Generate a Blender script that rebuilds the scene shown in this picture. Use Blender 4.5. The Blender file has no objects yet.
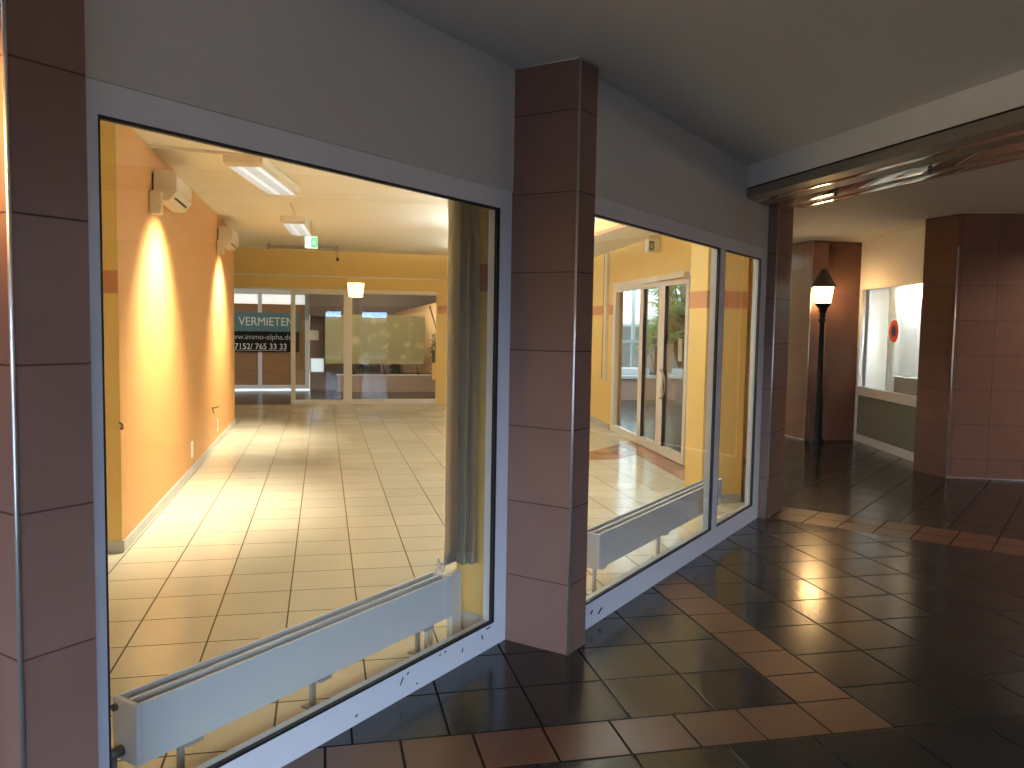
import bpy, bmesh, math, random
from mathutils import Vector, Matrix
random.seed(7)
C = bpy.context.scene.collection
R2 = math.sqrt(2.0)
PI = math.pi

# ------------------------------------------------------------------ materials
class NT:
    """small wrapper round a material node tree"""
    def __init__(s, name):
        s.m = bpy.data.materials.new(name); s.m.use_nodes = True
        s.t = s.m.node_tree; s.n = s.t.nodes; s.l = s.t.links
        s.b = s.n['Principled BSDF']; s.out = s.n['Material Output']
    def node(s, kind, **kw):
        n = s.n.new(kind)
        for k, v in kw.items(): setattr(n, k, v)
        return n
    def setin(s, sock, v):
        if isinstance(v, bpy.types.NodeSocket): s.l.new(v, sock)
        else: sock.default_value = v
    def math(s, op, a, b=0.0, c=0.0, clamp=False):
        n = s.node('ShaderNodeMath', operation=op, use_clamp=clamp)
        s.setin(n.inputs[0], a); s.setin(n.inputs[1], b); s.setin(n.inputs[2], c)
        return n.outputs[0]
    def mix(s, f, a, b):
        n = s.node('ShaderNodeMix', data_type='RGBA')
        s.setin(n.inputs[0], f); s.setin(n.inputs[6], a); s.setin(n.inputs[7], b)
        return n.outputs[2]
    def pos(s):
        g = s.node('ShaderNodeNewGeometry'); x = s.node('ShaderNodeSeparateXYZ')
        s.l.new(g.outputs['Position'], x.inputs[0]); return g.outputs['Position'], x.outputs
    def noise(s, scale, detail=3.0, vec=None):
        n = s.node('ShaderNodeTexNoise'); n.inputs['Scale'].default_value = scale
        n.inputs['Detail'].default_value = detail
        if vec is None: vec = s.pos()[0]
        s.l.new(vec, n.inputs['Vector']); return n.outputs['Fac']
    def bump(s, h, strength=0.3, dist=0.002):
        n = s.node('ShaderNodeBump'); n.inputs['Strength'].default_value = strength
        n.inputs['Distance'].default_value = dist
        s.l.new(h, n.inputs['Height']); s.l.new(n.outputs[0], s.b.inputs['Normal'])

def rgba(c): return (c[0], c[1], c[2], 1.0)

def plain(name, col, rough=0.5, metal=0.0, spec=0.5, vary=0.06, scale=9.0, bump=0.0):
    t = NT(name)
    f = t.noise(scale)
    a = tuple(max(0, c*(1-vary)) for c in col); b = tuple(min(1, c*(1+vary)) for c in col)
    t.l.new(t.mix(f, rgba(a), rgba(b)), t.b.inputs['Base Color'])
    t.b.inputs['Roughness'].default_value = rough
    t.b.inputs['Metallic'].default_value = metal
    t.b.inputs['Specular IOR Level'].default_value = spec
    if bump: t.bump(t.noise(220.0, 2.0), bump, 0.001)
    return t.m

def emit(name, col, strength):
    t = NT(name)
    t.b.inputs['Base Color'].default_value = rgba(col)
    t.b.inputs['Emission Color'].default_value = rgba(col)
    t.b.inputs['Emission Strength'].default_value = strength
    f = t.noise(14.0, 1.0)
    t.l.new(t.math('MULTIPLY_ADD', f, strength*0.3, strength*0.85), t.b.inputs['Emission Strength'])
    return t.m

def tiles(name, col, grout, du, dv, ou, ov, pu, pv, w=0.006, rough=0.25, spec=0.5, vary=0.16, bump=0.5,
          blot=0.12, rvary=0.06):
    """square tiles; du, dv are the directions the two joint coordinates are measured along"""
    t = NT(name)
    P, _ = t.pos()
    def coord(d, o, p):
        n = t.node('ShaderNodeVectorMath', operation='DOT_PRODUCT')
        t.l.new(P, n.inputs[0]); n.inputs[1].default_value = d
        return t.math('DIVIDE', t.math('SUBTRACT', n.outputs['Value'], o), p)
    cu = coord(du, ou, pu); cv = coord(dv, ov, pv)
    eu = t.math('MULTIPLY', t.math('PINGPONG', cu, 0.5), pu)
    ev = t.math('MULTIPLY', t.math('PINGPONG', cv, 0.5), pv)
    e = t.math('MINIMUM', eu, ev)
    r = t.node('ShaderNodeMapRange', interpolation_type='SMOOTHSTEP')
    t.l.new(e, r.inputs[0]); r.inputs[1].default_value = w*0.35; r.inputs[2].default_value = w*0.75
    face = r.outputs[0]                                # 1 on the tile, 0 in the joint
    cell = t.node('ShaderNodeCombineXYZ')
    t.l.new(t.math('FLOOR', cu), cell.inputs[0]); t.l.new(t.math('FLOOR', cv), cell.inputs[1])
    wn = t.node('ShaderNodeTexWhiteNoise', noise_dimensions='3D'); t.l.new(cell.outputs[0], wn.inputs['Vector'])
    k = t.math('ADD', t.math('MULTIPLY', wn.outputs['Value'], vary), 1.0-vary/2)
    k = t.math('MULTIPLY', k, t.math('MULTIPLY_ADD', t.noise(6.0, 4.0), blot*2, 1.0-blot))
    cn = t.node('ShaderNodeVectorMath', operation='SCALE'); cn.inputs[0].default_value = col
    t.l.new(k, cn.inputs['Scale'])
    t.l.new(t.mix(face, rgba(grout), cn.outputs[0]), t.b.inputs['Base Color'])
    rr = t.math('ADD', t.math('MULTIPLY', wn.outputs['Value'], rvary), rough-rvary/2)
    rr = t.math('ADD', rr, t.math('MULTIPLY', t.math('SUBTRACT', 1.0, face), 0.5), clamp=True)
    t.l.new(rr, t.b.inputs['Roughness'])
    t.l.new(t.math('MULTIPLY_ADD', face, spec*0.9, spec*0.1), t.b.inputs['Specular IOR Level'])
    h = t.math('ADD', t.math('MULTIPLY', face, 1.0), t.math('MULTIPLY', t.noise(28.0, 2.0), 0.10))
    t.bump(h, bump, 0.002)
    return t.m

def glass(name, tint=(0.97, 0.985, 0.975), refl=0.045):
    t = NT(name); t.n.remove(t.b)
    tr = t.node('ShaderNodeBsdfTransparent'); tr.inputs[0].default_value = rgba(tint)
    gl = t.node('ShaderNodeBsdfGlossy'); gl.inputs['Roughness'].default_value = 0.0
    lw = t.node('ShaderNodeLayerWeight'); lw.inputs[0].default_value = 0.5
    f5 = t.math('POWER', lw.outputs['Facing'], 5.0)
    f = t.math('MULTIPLY_ADD', f5, 0.9, refl)
    dirt = t.math('MULTIPLY_ADD', t.noise(3.0), 0.004, -0.002)
    f = t.math('ADD', f, dirt, clamp=True)
    mx = t.node('ShaderNodeMixShader'); t.l.new(f, mx.inputs[0])
    t.l.new(tr.outputs[0], mx.inputs[1]); t.l.new(gl.outputs[0], mx.inputs[2])
    t.l.new(mx.outputs[0], t.out.inputs['Surface'])
    return t.m

def wood(name, col, axis=(1, 0, 0), rough=0.45):
    t = NT(name)
    P, x = t.pos()
    m = t.node('ShaderNodeMapping'); t.l.new(P, m.inputs[0]); m.inputs['Scale'].default_value = (3.0, 3.0, 26.0)
    n = t.noise(1.0, 5.0, m.outputs[0])
    t.l.new(t.mix(n, rgba([c*0.7 for c in col]), rgba([min(1, c*1.25) for c in col])), t.b.inputs['Base Color'])
    t.b.inputs['Roughness'].default_value = rough
    return t.m

M = {}
X, Y, Zv = (1, 0, 0), (0, 1, 0), (0, 0, 1)
DARK = (0.021, 0.019, 0.0155); DGROUT = (0.008, 0.007, 0.006)
TERRA = (0.115, 0.049, 0.022); TGROUT = (0.018, 0.012, 0.009)
M['floor_a'] = tiles('dark_tile_by_windows', DARK, DGROUT, X, Y, 0.831, 3.018, 0.363, 0.363, 0.009, 0.19)
M['floor_b'] = tiles('dark_tile_passage', DARK, DGROUT, X, Y, 2.19, 2.752, 0.363, 0.363, 0.009, 0.19)
M['band'] = tiles('terracotta_band', TERRA, TGROUT, X, Y, 0.826, 2.752, 0.273, 0.266, 0.009, 0.33)
M['bandv'] = tiles('terracotta_band_across', TERRA, TGROUT, X, Y, 1.925, 3.018, 0.265, 0.266, 0.009, 0.33)
A41 = math.radians(41.3)
H1 = (math.cos(A41), math.sin(A41), 0); H2 = (-math.sin(A41), math.cos(A41), 0)
M['floor_h'] = tiles('dark_tile_hall', DARK, DGROUT, H1, H2, 7.276, 1.711, 0.355, 0.355, 0.009, 0.19)
M['bandh'] = tiles('terracotta_band_hall', TERRA, TGROUT, H1, H2, 6.742, 1.711, 0.267, 0.267, 0.009, 0.30)
M['shop_floor'] = tiles('cream_floor_tile', (0.72, 0.66, 0.51), (0.13, 0.09, 0.055), X, Y, -0.908, 3.771, 0.363, 0.363,
                        0.008, 0.17, vary=0.07, blot=0.04, bump=0.3)
M['shop_band'] = tiles('terracotta_entrance_tile', (0.42, 0.20, 0.10), TGROUT, X, Y, 0.0, 0.0, 0.27, 0.27, 0.008, 0.2)
BROWN = (0.205, 0.114, 0.087); BGROUT = (0.085, 0.046, 0.035)
D1 = (1/R2, 1/R2, 0); D2 = (1/R2, -1/R2, 0)
def wall_tile(name, d, off=0.335, ou=0.0, pu=40.0, col=BROWN, rough=0.22, pv=0.366):
    return tiles(name, col, BGROUT, d, Zv, ou, off, pu, pv, 0.0045, rough, spec=0.38, vary=0.12, blot=0.10, bump=0.25)
M['pillar'] = wall_tile('brown_pillar_tile', (1/R2, 1/R2, 0), ou=20.0, rough=0.33)
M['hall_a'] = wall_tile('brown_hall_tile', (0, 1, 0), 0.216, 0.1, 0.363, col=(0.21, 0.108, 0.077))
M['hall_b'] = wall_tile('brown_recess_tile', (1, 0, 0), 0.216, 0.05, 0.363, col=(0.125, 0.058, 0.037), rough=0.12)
M['hall_c'] = wall_tile('brown_hall_pier_tile', (0.937, -0.349, 0), 0.216, 3.48, 0.363, col=(0.205, 0.106, 0.076))
M['chrome'] = plain('chrome_edge', (0.80, 0.79, 0.77), 0.34, 0.9)
M['upper'] = plain('grey_white_panel', (0.60, 0.585, 0.56), 0.36, vary=0.04, scale=2.0)
M['ceil'] = plain('passage_ceiling_paint', (0.60, 0.57, 0.53), 0.75, vary=0.04, scale=1.5)
M['hall_ceil'] = plain('hall_ceiling_paint', (0.76, 0.72, 0.66), 0.75, vary=0.04, scale=1.5)
M['beam'] = plain('white_beam_paint', (0.80, 0.79, 0.78), 0.6, vary=0.02)
M['frame'] = plain('white_window_frame', (0.72, 0.72, 0.73), 0.35, vary=0.03)
M['frame_in'] = plain('cream_frame', (0.80, 0.77, 0.68), 0.4, vary=0.03)
M['gasket'] = plain('black_rubber', (0.012, 0.012, 0.012), 0.5)
M['scuff'] = plain('dark_scuff', (0.03, 0.028, 0.03), 0.7)
M['glass'] = glass('window_glass')
M['yellow'] = plain('yellow_wall_paint', (0.80, 0.56, 0.19), 0.6, vary=0.03, scale=2.0, bump=0.05)
M['orange'] = plain('orange_wall_paint', (0.60, 0.295, 0.095), 0.55, vary=0.03, scale=2.0, bump=0.05)
M['stripe'] = plain('red_stripe_paint', (0.56, 0.25, 0.11), 0.6, vary=0.03)
M['shop_ceil'] = plain('shop_ceiling_paint', (0.88, 0.85, 0.70), 0.8, vary=0.03, scale=1.0)
M['skirt'] = plain('grey_skirting_tile', (0.50, 0.50, 0.46), 0.3, vary=0.08)
M['rad'] = plain('radiator_enamel', (0.74, 0.74, 0.72), 0.35, vary=0.03)
M['fins'] = plain('radiator_fins', (0.22, 0.20, 0.17), 0.6)
M['valve'] = plain('dull_valve_metal', (0.20, 0.18, 0.15), 0.4, 0.7)
M['leg'] = plain('grey_bracket_paint', (0.42, 0.40, 0.34), 0.5)
def cloth(name, col, tr=0.4, rough=0.85):
    t = NT(name)
    f = t.noise(30.0)
    c = t.mix(f, rgba([x*0.95 for x in col]), rgba([min(1, x*1.05) for x in col]))
    t.l.new(c, t.b.inputs['Base Color']); t.b.inputs['Roughness'].default_value = rough
    tl = t.node('ShaderNodeBsdfTranslucent'); t.l.new(c, tl.inputs[0])
    mx = t.node('ShaderNodeMixShader'); mx.inputs[0].default_value = tr
    t.l.new(t.b.outputs[0], mx.inputs[1]); t.l.new(tl.outputs[0], mx.inputs[2]); t.l.new(mx.outputs[0], t.out.inputs['Surface'])
    return t.m
M['white'] = plain('white_plastic', (0.78, 0.75, 0.68), 0.4, vary=0.03)
M['cream'] = plain('cream_housing', (0.72, 0.62, 0.45), 0.45, vary=0.04)
M['black'] = plain('black_paint', (0.010, 0.010, 0.010), 0.35, vary=0.2)
M['iron'] = plain('black_cast_iron', (0.005, 0.0045, 0.004), 0.5, 0.0, 0.25, vary=0.2)
M['cap'] = plain('dark_lantern_cap', (0.06, 0.045, 0.03), 0.45, 0.3, vary=0.2)
M['dullmetal'] = plain('dull_beam_metal', (0.36, 0.33, 0.27), 0.42, 0.6, vary=0.05)
M['mirror'] = plain('polished_strip', (0.72, 0.67, 0.62), 0.045, 1.0, vary=0.02)
M['wood'] = wood('brown_wood_panel', (0.30, 0.155, 0.06))
M['teal'] = plain('teal_board', (0.075, 0.19, 0.215), 0.5, vary=0.05)
M['nearblack'] = plain('black_board', (0.004, 0.003, 0.003), 0.6, 0.0, 0.15)
M['letter'] = plain('white_lettering', (0.72, 0.72, 0.70), 0.5, vary=0.02)
M['letter_dim'] = plain('grey_lettering', (0.42, 0.42, 0.41), 0.5, vary=0.02)
M['stone'] = plain('pinkish_stone', (0.42, 0.31, 0.26), 0.3, vary=0.12, scale=5.0)
M['ledge'] = plain('pale_ledge_stone', (0.66, 0.64, 0.60), 0.4, vary=0.05)
M['soil'] = plain('dark_planting_soil', (0.035, 0.028, 0.020), 0.9, vary=0.4, scale=30.0)
M['leaf_dark'] = plain('shrub_leaf', (0.045, 0.09, 0.03), 0.45, vary=0.4, scale=6.0)
M['stem'] = plain('plant_stem', (0.16, 0.12, 0.07), 0.7, vary=0.2)
M['plaster'] = plain('corridor_plaster', (0.24, 0.18, 0.155), 0.6, vary=0.10, scale=1.5)
M['stair'] = plain('dark_stair_underside', (0.12, 0.09, 0.08), 0.5, vary=0.08)
M['warmwall'] = plain('warm_plaster', (0.80, 0.60, 0.42), 0.7, vary=0.04)
M['whitewall'] = plain('white_plaster', (0.82, 0.80, 0.76), 0.6, vary=0.03, scale=2.0)
M['greenpanel'] = plain('grey_green_panel', (0.20, 0.21, 0.175), 0.3, vary=0.06)
M['leaf'] = cloth('palm_leaf', (0.44, 0.66, 0.30), 0.5, 0.35)
M['curtain'] = cloth('white_curtain', (0.86, 0.88, 0.86), 0.45)
M['blind'] = cloth('grey_blind_fabric', (0.82, 0.79, 0.70), 0.85)
M['greybox'] = plain('grey_box', (0.45, 0.45, 0.45), 0.6)
M['red'] = plain('red_disc', (0.80, 0.09, 0.02), 0.5)
M['blue'] = plain('blue_disc', (0.012, 0.028, 0.24), 0.5)
M['paper'] = plain('paper_sheet', (0.80, 0.74, 0.62), 0.8, vary=0.03)
M['grey_paper'] = plain('grey_notice', (0.42, 0.42, 0.40), 0.8, vary=0.05)
M['sign_green'] = emit('exit_sign_green', (0.10, 0.62, 0.30), 0.9)
M['sign_white'] = emit('exit_sign_white', (0.85, 1.0, 0.92), 1.2)
M['sign_dark'] = plain('unlit_sign_green', (0.10, 0.17, 0.12), 0.4)
M['lantern'] = emit('lantern_glass', (1.0, 0.61, 0.26), 60.0)
M['lit_transom'] = emit('lit_shop_beyond', (0.92, 0.95, 0.95), 0.72)
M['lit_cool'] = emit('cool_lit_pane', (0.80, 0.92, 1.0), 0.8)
M['spotlens'] = emit('lamp_slot', (1.0, 0.80, 0.45), 6.0)

def sheet_mat():
    t = NT('translucent_poster_sheet')
    P, x = t.pos()
    n = t.noise(3.2, 4.0)
    r = t.node('ShaderNodeMapRange'); t.l.new(n, r.inputs[0]); r.inputs[1].default_value = 0.55; r.inputs[2].default_value = 0.66
    t.l.new(t.mix(r.outputs[0], rgba((0.42, 0.39, 0.20)), rgba((0.66, 0.58, 0.34))), t.b.inputs['Base Color'])
    t.b.inputs['Roughness'].default_value = 0.6
    return t.m
M['sheet'] = sheet_mat()

def panel_mat(name, col, strength):
    """louvred fluorescent panel: bright tubes lengthwise, dimmer reflector between"""
    t = NT(name)
    tc = t.node('ShaderNodeTexCoord'); x = t.node('ShaderNodeSeparateXYZ'); t.l.new(tc.outputs['Object'], x.inputs[0])
    e = t.math('PINGPONG', t.math('DIVIDE', t.math('ADD', x.outputs[0], 0.035), 0.14), 0.5)
    r = t.node('ShaderNodeMapRange'); t.l.new(e, r.inputs[0]); r.inputs[1].default_value = 0.10; r.inputs[2].default_value = 0.18
    r.inputs[3].default_value = strength*1.7; r.inputs[4].default_value = strength*0.8
    t.b.inputs['Base Color'].default_value = rgba((0.5, 0.5, 0.5))
    t.b.inputs['Emission Color'].default_value = rgba(col)
    t.l.new(r.outputs[0], t.b.inputs['Emission Strength'])
    return t.m
M['panel'] = panel_mat('fluorescent_panel', (0.74, 0.89, 1.0), 0.55)
M['panel_strong'] = emit('added_pendant_diffuser', (0.86, 0.97, 1.0), 29.0)
M['panel_strong_up'] = emit('added_pendant_upper', (0.86, 0.97, 1.0), 160.0)
M['panel_weak_up'] = emit('added_weak_pendant_upper', (0.86, 0.97, 1.0), 20.0)
M['panel_passage_up'] = emit('passage_pendant_upper', (1.0, 0.90, 0.80), 10.0)
M['panel_hall_up'] = emit('hall_pendant_upper', (1.0, 0.92, 0.82), 110.0)
M['panel_weak'] = emit('added_weak_pendant_diffuser', (0.86, 0.97, 1.0), 6.0)
M['panel_hall'] = emit('hall_pendant_diffuser', (1.0, 0.92, 0.82), 110.0)
M['panel_passage'] = emit('passage_pendant_diffuser', (1.0, 0.90, 0.80), 26.0)
M['panel_room'] = emit('room_tube', (0.93, 1.0, 0.96), 520.0)
M['globe_hall'] = emit('added_globe_hall', (1.0, 0.90, 0.78), 70.0)
M['globe_passage'] = emit('added_globe_passage', (1.0, 0.88, 0.74), 27.0)
M['panel_back'] = emit('added_room_panel', (0.92, 1.0, 0.97), 17.0)

# ------------------------------------------------------------------ mesh builder
def world_origin(o):
    v = Vector((0, 0, 0))
    while o is not None: v += o.location; o = o.parent
    return v
class MB:
    def __init__(s): s.v = []; s.f = []; s.mi = []; s.sm = []
    def add(s, vs, fs, mi=0, smooth=False):
        o = len(s.v); s.v += [tuple(v) for v in vs]
        for f in fs: s.f.append([i+o for i in f]); s.mi.append(mi); s.sm.append(smooth)
        return s
    def prism(s, poly, z0, z1, mi=0, side_mi=None):
        a = sum(poly[i][0]*poly[(i+1) % len(poly)][1]-poly[(i+1) % len(poly)][0]*poly[i][1] for i in range(len(poly)))
        if a < 0: poly = poly[::-1]; side_mi = side_mi[::-1] if side_mi else None
        n = len(poly)
        vs = [(x, y, z0) for x, y in poly]+[(x, y, z1) for x, y in poly]
        s.add(vs, [list(range(n))[::-1], list(range(n, 2*n))], mi)
        for i in range(n):
            j = (i+1) % n
            s.add([vs[i], vs[j], vs[n+j], vs[n+i]], [(0, 1, 2, 3)], mi if side_mi is None else side_mi[i])
        return s
    def box(s, x0, x1, y0, y1, z0, z1, mi=0):
        return s.prism([(x0, y0), (x1, y0), (x1, y1), (x0, y1)], z0, z1, mi)
    def obox(s, c, ax, ay, az, mi=0):
        """box from centre and three half vectors"""
        c = Vector(c); ax, ay, az = Vector(ax), Vector(ay), Vector(az)
        vs = [c+a*ax+b*ay+d*az for d in (-1, 1) for b in (-1, 1) for a in (-1, 1)]
        fs = [(0, 2, 3, 1), (4, 5, 7, 6), (0, 1, 5, 4), (2, 6, 7, 3), (0, 4, 6, 2), (1, 3, 7, 5)]
        if ax.cross(ay).dot(az) < 0: fs = [f[::-1] for f in fs]
        return s.add(vs, fs, mi)
    def tube(s, pts, r, seg=10, mi=0):
        pts = [Vector(p) for p in pts]; rs = r if isinstance(r, (list, tuple)) else [r]*len(pts)
        vs = []; up = None
        for i, p in enumerate(pts):
            d = (pts[min(i+1, len(pts)-1)]-pts[max(i-1, 0)]).normalized()
            if up is None: up = Vector((0, 0, 1)) if abs(d.z) < 0.9 else Vector((1, 0, 0))
            a = d.cross(up).normalized(); b = a.cross(d).normalized(); up = b
            vs += [p+rs[i]*(math.cos(t)*a+math.sin(t)*b) for t in [2*PI*k/seg for k in range(seg)]]
        fs = [(i*seg+k, i*seg+(k+1) % seg, (i+1)*seg+(k+1) % seg, (i+1)*seg+k) for i in range(len(pts)-1) for k in range(seg)]
        s.add(vs, fs, mi, True)
        s.add(vs[:seg], [list(range(seg))[::-1]], mi); s.add(vs[-seg:], [list(range(seg))], mi)
        return s
    def lathe(s, prof, c=(0, 0, 0), seg=24, mi=0, smooth=True):
        vs = [(c[0]+r*math.cos(2*PI*k/seg), c[1]+r*math.sin(2*PI*k/seg), c[2]+z) for r, z in prof for k in range(seg)]
        fs = [(i*seg+k, i*seg+(k+1) % seg, (i+1)*seg+(k+1) % seg, (i+1)*seg+k) for i in range(len(prof)-1) for k in range(seg)]
        s.add(vs, fs, mi, smooth)
        s.add(vs[:seg], [list(range(seg))[::-1]], mi); s.add(vs[-seg:], [list(range(seg))], mi)
        return s
    def build(s, name, mats, parent=None, bevel=0.0):
        org = world_origin(parent)
        me = bpy.data.meshes.new(name); me.from_pydata([(x-org[0], y-org[1], z-org[2]) for x, y, z in s.v], [], s.f)
        if not isinstance(mats, (list, tuple)): mats = [mats]
        for m in mats: me.materials.append(m)
        me.polygons.foreach_set('material_index', s.mi); me.polygons.foreach_set('use_smooth', s.sm)
        if any(s.sm):
            bm = bmesh.new(); bm.from_mesh(me); bmesh.ops.remove_doubles(bm, verts=bm.verts, dist=1e-5)
            for e in bm.edges:
                if len(e.link_faces) == 2 and e.calc_face_angle(0) > 0.6: e.smooth = False
            bm.to_mesh(me); bm.free()
        elif bevel:
            bm = bmesh.new(); bm.from_mesh(me); bmesh.ops.remove_doubles(bm, verts=bm.verts, dist=1e-5)
            bm.to_mesh(me); bm.free()
        me.update()
        o = bpy.data.objects.new(name, me); C.objects.link(o)
        if parent is not None: o.parent = parent
        if bevel:
            b = o.modifiers.new('edge', 'BEVEL'); b.width = bevel; b.segments = 2; b.limit_method = 'ANGLE'
        return o

def tag(o, label=None, cat=None, group=None, kind=None):
    if label: o['label'] = label
    if cat: o['category'] = cat
    if group: o['group'] = group
    if kind: o['kind'] = kind
    return o
def thing(name, loc, label, cat, group=None, kind=None):
    o = bpy.data.objects.new(name, None); C.objects.link(o); o.location = loc; o.empty_display_size = 0.1
    return tag(o, label, cat, group, kind)
def struct(o, label=None, cat=None): return tag(o, label, cat, None, 'structure')
def children(o): return [c for c in bpy.data.objects if c.parent == o]
def copy_tree(o, parent=None):
    c = o.copy(); C.objects.link(c)
    if parent is not None: c.parent = parent
    for ch in children(o): copy_tree(ch, c)
    return c

# facade frame: s runs along the shop front, d = y - x grows into the shop
def P(s, d): return ((s*R2-d)/2, (s*R2+d)/2)
def fbox(mb, s0, s1, d0, d1, z0, z1, mi=0):
    return mb.prism([P(s0, d0), P(s1, d0), P(s1, d1), P(s0, d1)], z0, z1, mi)
def seg(mb, p, q, t, z0, z1, mi=0):
    """upright slab from p to q, thickness t to the left of p->q"""
    p, q = Vector(p), Vector(q); n = (q-p).normalized(); n = Vector((-n.y, n.x))*t
    return mb.prism([tuple(p), tuple(q), tuple(q+n), tuple(p+n)], z0, z1, mi)

CP, CH, CS = 2.76, 2.79, 2.87          # ceilings: passage, hall, shop
# ------------------------------------------------------------------ floors
fl = MB()
def flat(mb, poly, z, mi):
    a = sum(poly[i][0]*poly[(i+1) % len(poly)][1]-poly[(i+1) % len(poly)][0]*poly[i][1] for i in range(len(poly)))
    if a < 0: poly = poly[::-1]
    mb.add([(x, y, z) for x, y in poly], [list(range(len(poly)))], mi)
# the hall band is the strip between two parallels; its near edge divides passage from hall
def hp(u, v): return (H1[0]*u+H2[0]*v, H1[1]*u+H2[1]*v)
ue0, ue1 = 6.742, 7.276
n0 = hp(ue0, 2.35); n1 = hp(ue0, -12.0); m0 = hp(ue1, 2.35); m1 = hp(ue1, -12.0)
flat(fl, [(-9, 3.018), (1.925, 3.018), (1.925, 6.9), (-9, 6.9)], 0, 0)            # A: between band and windows
flat(fl, [(-9, 2.752), (2.19, 2.752), (2.19, 3.018), (-9, 3.018)], 0, 2)          # near band
flat(fl, [(1.925, 3.018), (2.19, 3.018), (2.19, 6.9), (1.925, 6.9)], 0, 3)        # band running to the window
flat(fl, [(-9, -9), (2.19, -9), (2.19, 2.752), (-9, 2.752)], 0, 1)
flat(fl, [(2.19, -9), (n1[0], -9), n1, n0, (n0[0], 6.9), (2.19, 6.9)], 0, 1)
flat(fl, [n0, n1, m1, m0], 0, 5)
flat(fl, [m0, m1, (18, m1[1]), (18, 26), (m0[0], 26)], 0, 4)
flat(fl, [(n0[0], 6.9), n0, m0, (m0[0], 26), (-9, 26), (-9, 6.9)], 0, 4)
o = fl.build('floor', [M['floor_a'], M['floor_b'], M['band'], M['bandv'], M['floor_h'], M['bandh']])
struct(o, 'dark glazed tile floor of the passage with terracotta bands', 'floor')

# right shop wall leans a few degrees off the tile grid
def WX(y): return 4.2+(y-11.85)*0.0818
sf = MB()
e1, e2, e3 = P(1.28, 3.06), P(3.37, 3.06), P(6.82, 2.68)
flat(sf, [P(1.28, 3.07), P(3.5, 3.07), P(3.66, 2.68), P(6.80, 2.68), (3.66, 6.5), (3.66, 7.07), (WX(7.07), 7.07), (WX(16), 16.0), (-3.2, 16.0), (-3.2, 5.0), (-1.6, 5.0)], 0.006, 0)
sf2 = MB()
flat(sf2, [(WX(7.1)-0.30, 7.1), (WX(7.1), 7.1), (WX(10.6), 10.6), (WX(10.6)-0.06, 10.55), (3.22, 9.77), (2.55, 9.20), (3.02, 9.14), (3.34, 9.14), (WX(9.5)-0.30, 9.45)], 0.0075, 0)
shopf = sf.build('floor_shop', M['shop_floor'])
struct(shopf, 'cream square tile floor inside the empty shop', 'floor')
eb = sf2.build('floor_trim', M['shop_band'], shopf); eb['label'] = 'terracotta tile strip at the shop door'

# ------------------------------------------------------------------ ceilings
mb = MB(); mb.prism([(-9, -3.4), (3.5, -3.4), (3.22, 5.0), (3.12, 5.8), P(6.3, 2.75), P(3.5, 2.75), P(3.5, 3.10), P(1.0, 3.10), (-9, 3.5)], CP, CP+0.08)
struct(mb.build('ceiling_passage', M['ceil']), 'grey painted ceiling over the dark passage', 'ceiling')
mb = MB(); mb.prism([(3.2, -3.4), (12, -3.4), (12, 12.7), (4.24, 12.7), (WX(7), 7.0), (3.72, 6.5), (3.45, 6.2)], CH, CH+0.08)
struct(mb.build('ceiling_hall', M['hall_ceil']), 'pale ceiling of the hall beyond the beam', 'ceiling')
mb = MB(); mb.prism([P(1.25, 3.1), P(3.5, 3.1), P(3.66, 2.72), P(6.80, 2.72), (3.72, 6.6), (WX(7.07), 7.07), (WX(16), 16.0), (-3.2, 16.0), (-3.2, 5.0), (-1.7, 5.0)], CS, CS+0.08)
sc = mb.build('ceiling_shop', M['shop_ceil']); struct(sc, 'cream ceiling inside the lit shop', 'ceiling')
# lowered strip of ceiling in front of the glazed door, yellow fascia with a red edge
mb = MB(); mb.prism([(3.33, 6.9), (WX(7), 6.9), (WX(15.9), 15.9), (3.33, 15.9)], 2.68, CS-0.002)
lo = mb.build('ceiling_bulkhead', M['shop_ceil']); struct(lo, 'lowered ceiling strip by the glazed door with yellow red-edged fascia', 'ceiling')
mb = MB(); mb.box(3.318, 3.33, 6.9, 15.9, 2.725, CS-0.002, 0); mb.box(3.316, 3.33, 6.9, 15.9, 2.68, 2.725, 1)
mb.build('fascia', [M['yellow'], M['stripe']], lo)

# ------------------------------------------------------------------ shop walls
Z1 = CS
w = MB()
w.prism([(-1.3, 5.87), (-1.3, 13.1), (-1.75, 13.1), (-1.75, 5.87)], 0, Z1, 1, side_mi=[1, 0, 0, 0])
wl = w.build('wall_left', [M['yellow'], M['orange']]); struct(wl, 'long orange wall lit by pools of light with yellow end', 'wall')
mb = MB(); mb.box(-1.75, -1.3+0.0, 5.866, 5.872, 1.715, 1.862); mb.build('stripe', M['stripe'], wl)
mb = MB(); mb.prism([P(1.20, 3.12), (-1.75, 5.87), (-1.85, 5.85), P(1.12, 3.14)], 0, Z1)
struct(mb.build('wall_near', M['yellow']), 'yellow wall closing the shop beside the left brown pillar', 'wall')
mb = MB(); mb.box(-3.3, -3.2, 5.0, 16.1, 0, Z1); mb.box(-3.2, -1.75, 5.9, 6.0, 0, Z1)
struct(mb.build('wall_left_far', M['yellow']), 'yellow wall behind the end of the orange wall', 'wall')
# back wall: yellow over the glazing and right of it
mb = MB(); mb.box(-3.2, 4.6, 16.0, 16.18, 2.17, Z1); mb.box(2.135, 4.6, 16.0, 16.18, 0, 2.17)
wb = mb.build('wall_back', M['yellow']); struct(wb, 'yellow back wall over the glazed sliding door', 'wall')
mb = MB(); mb.box(2.137, 4.5, 15.994, 16.001, 1.755, 1.90); mb.build('stripe', M['stripe'], wb)
mb = MB(); mb.box(-3.2, 4.5, 15.985, 16.001, 2.385, 2.415); mb.build('ledge', M['frame_in'], wb)
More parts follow.
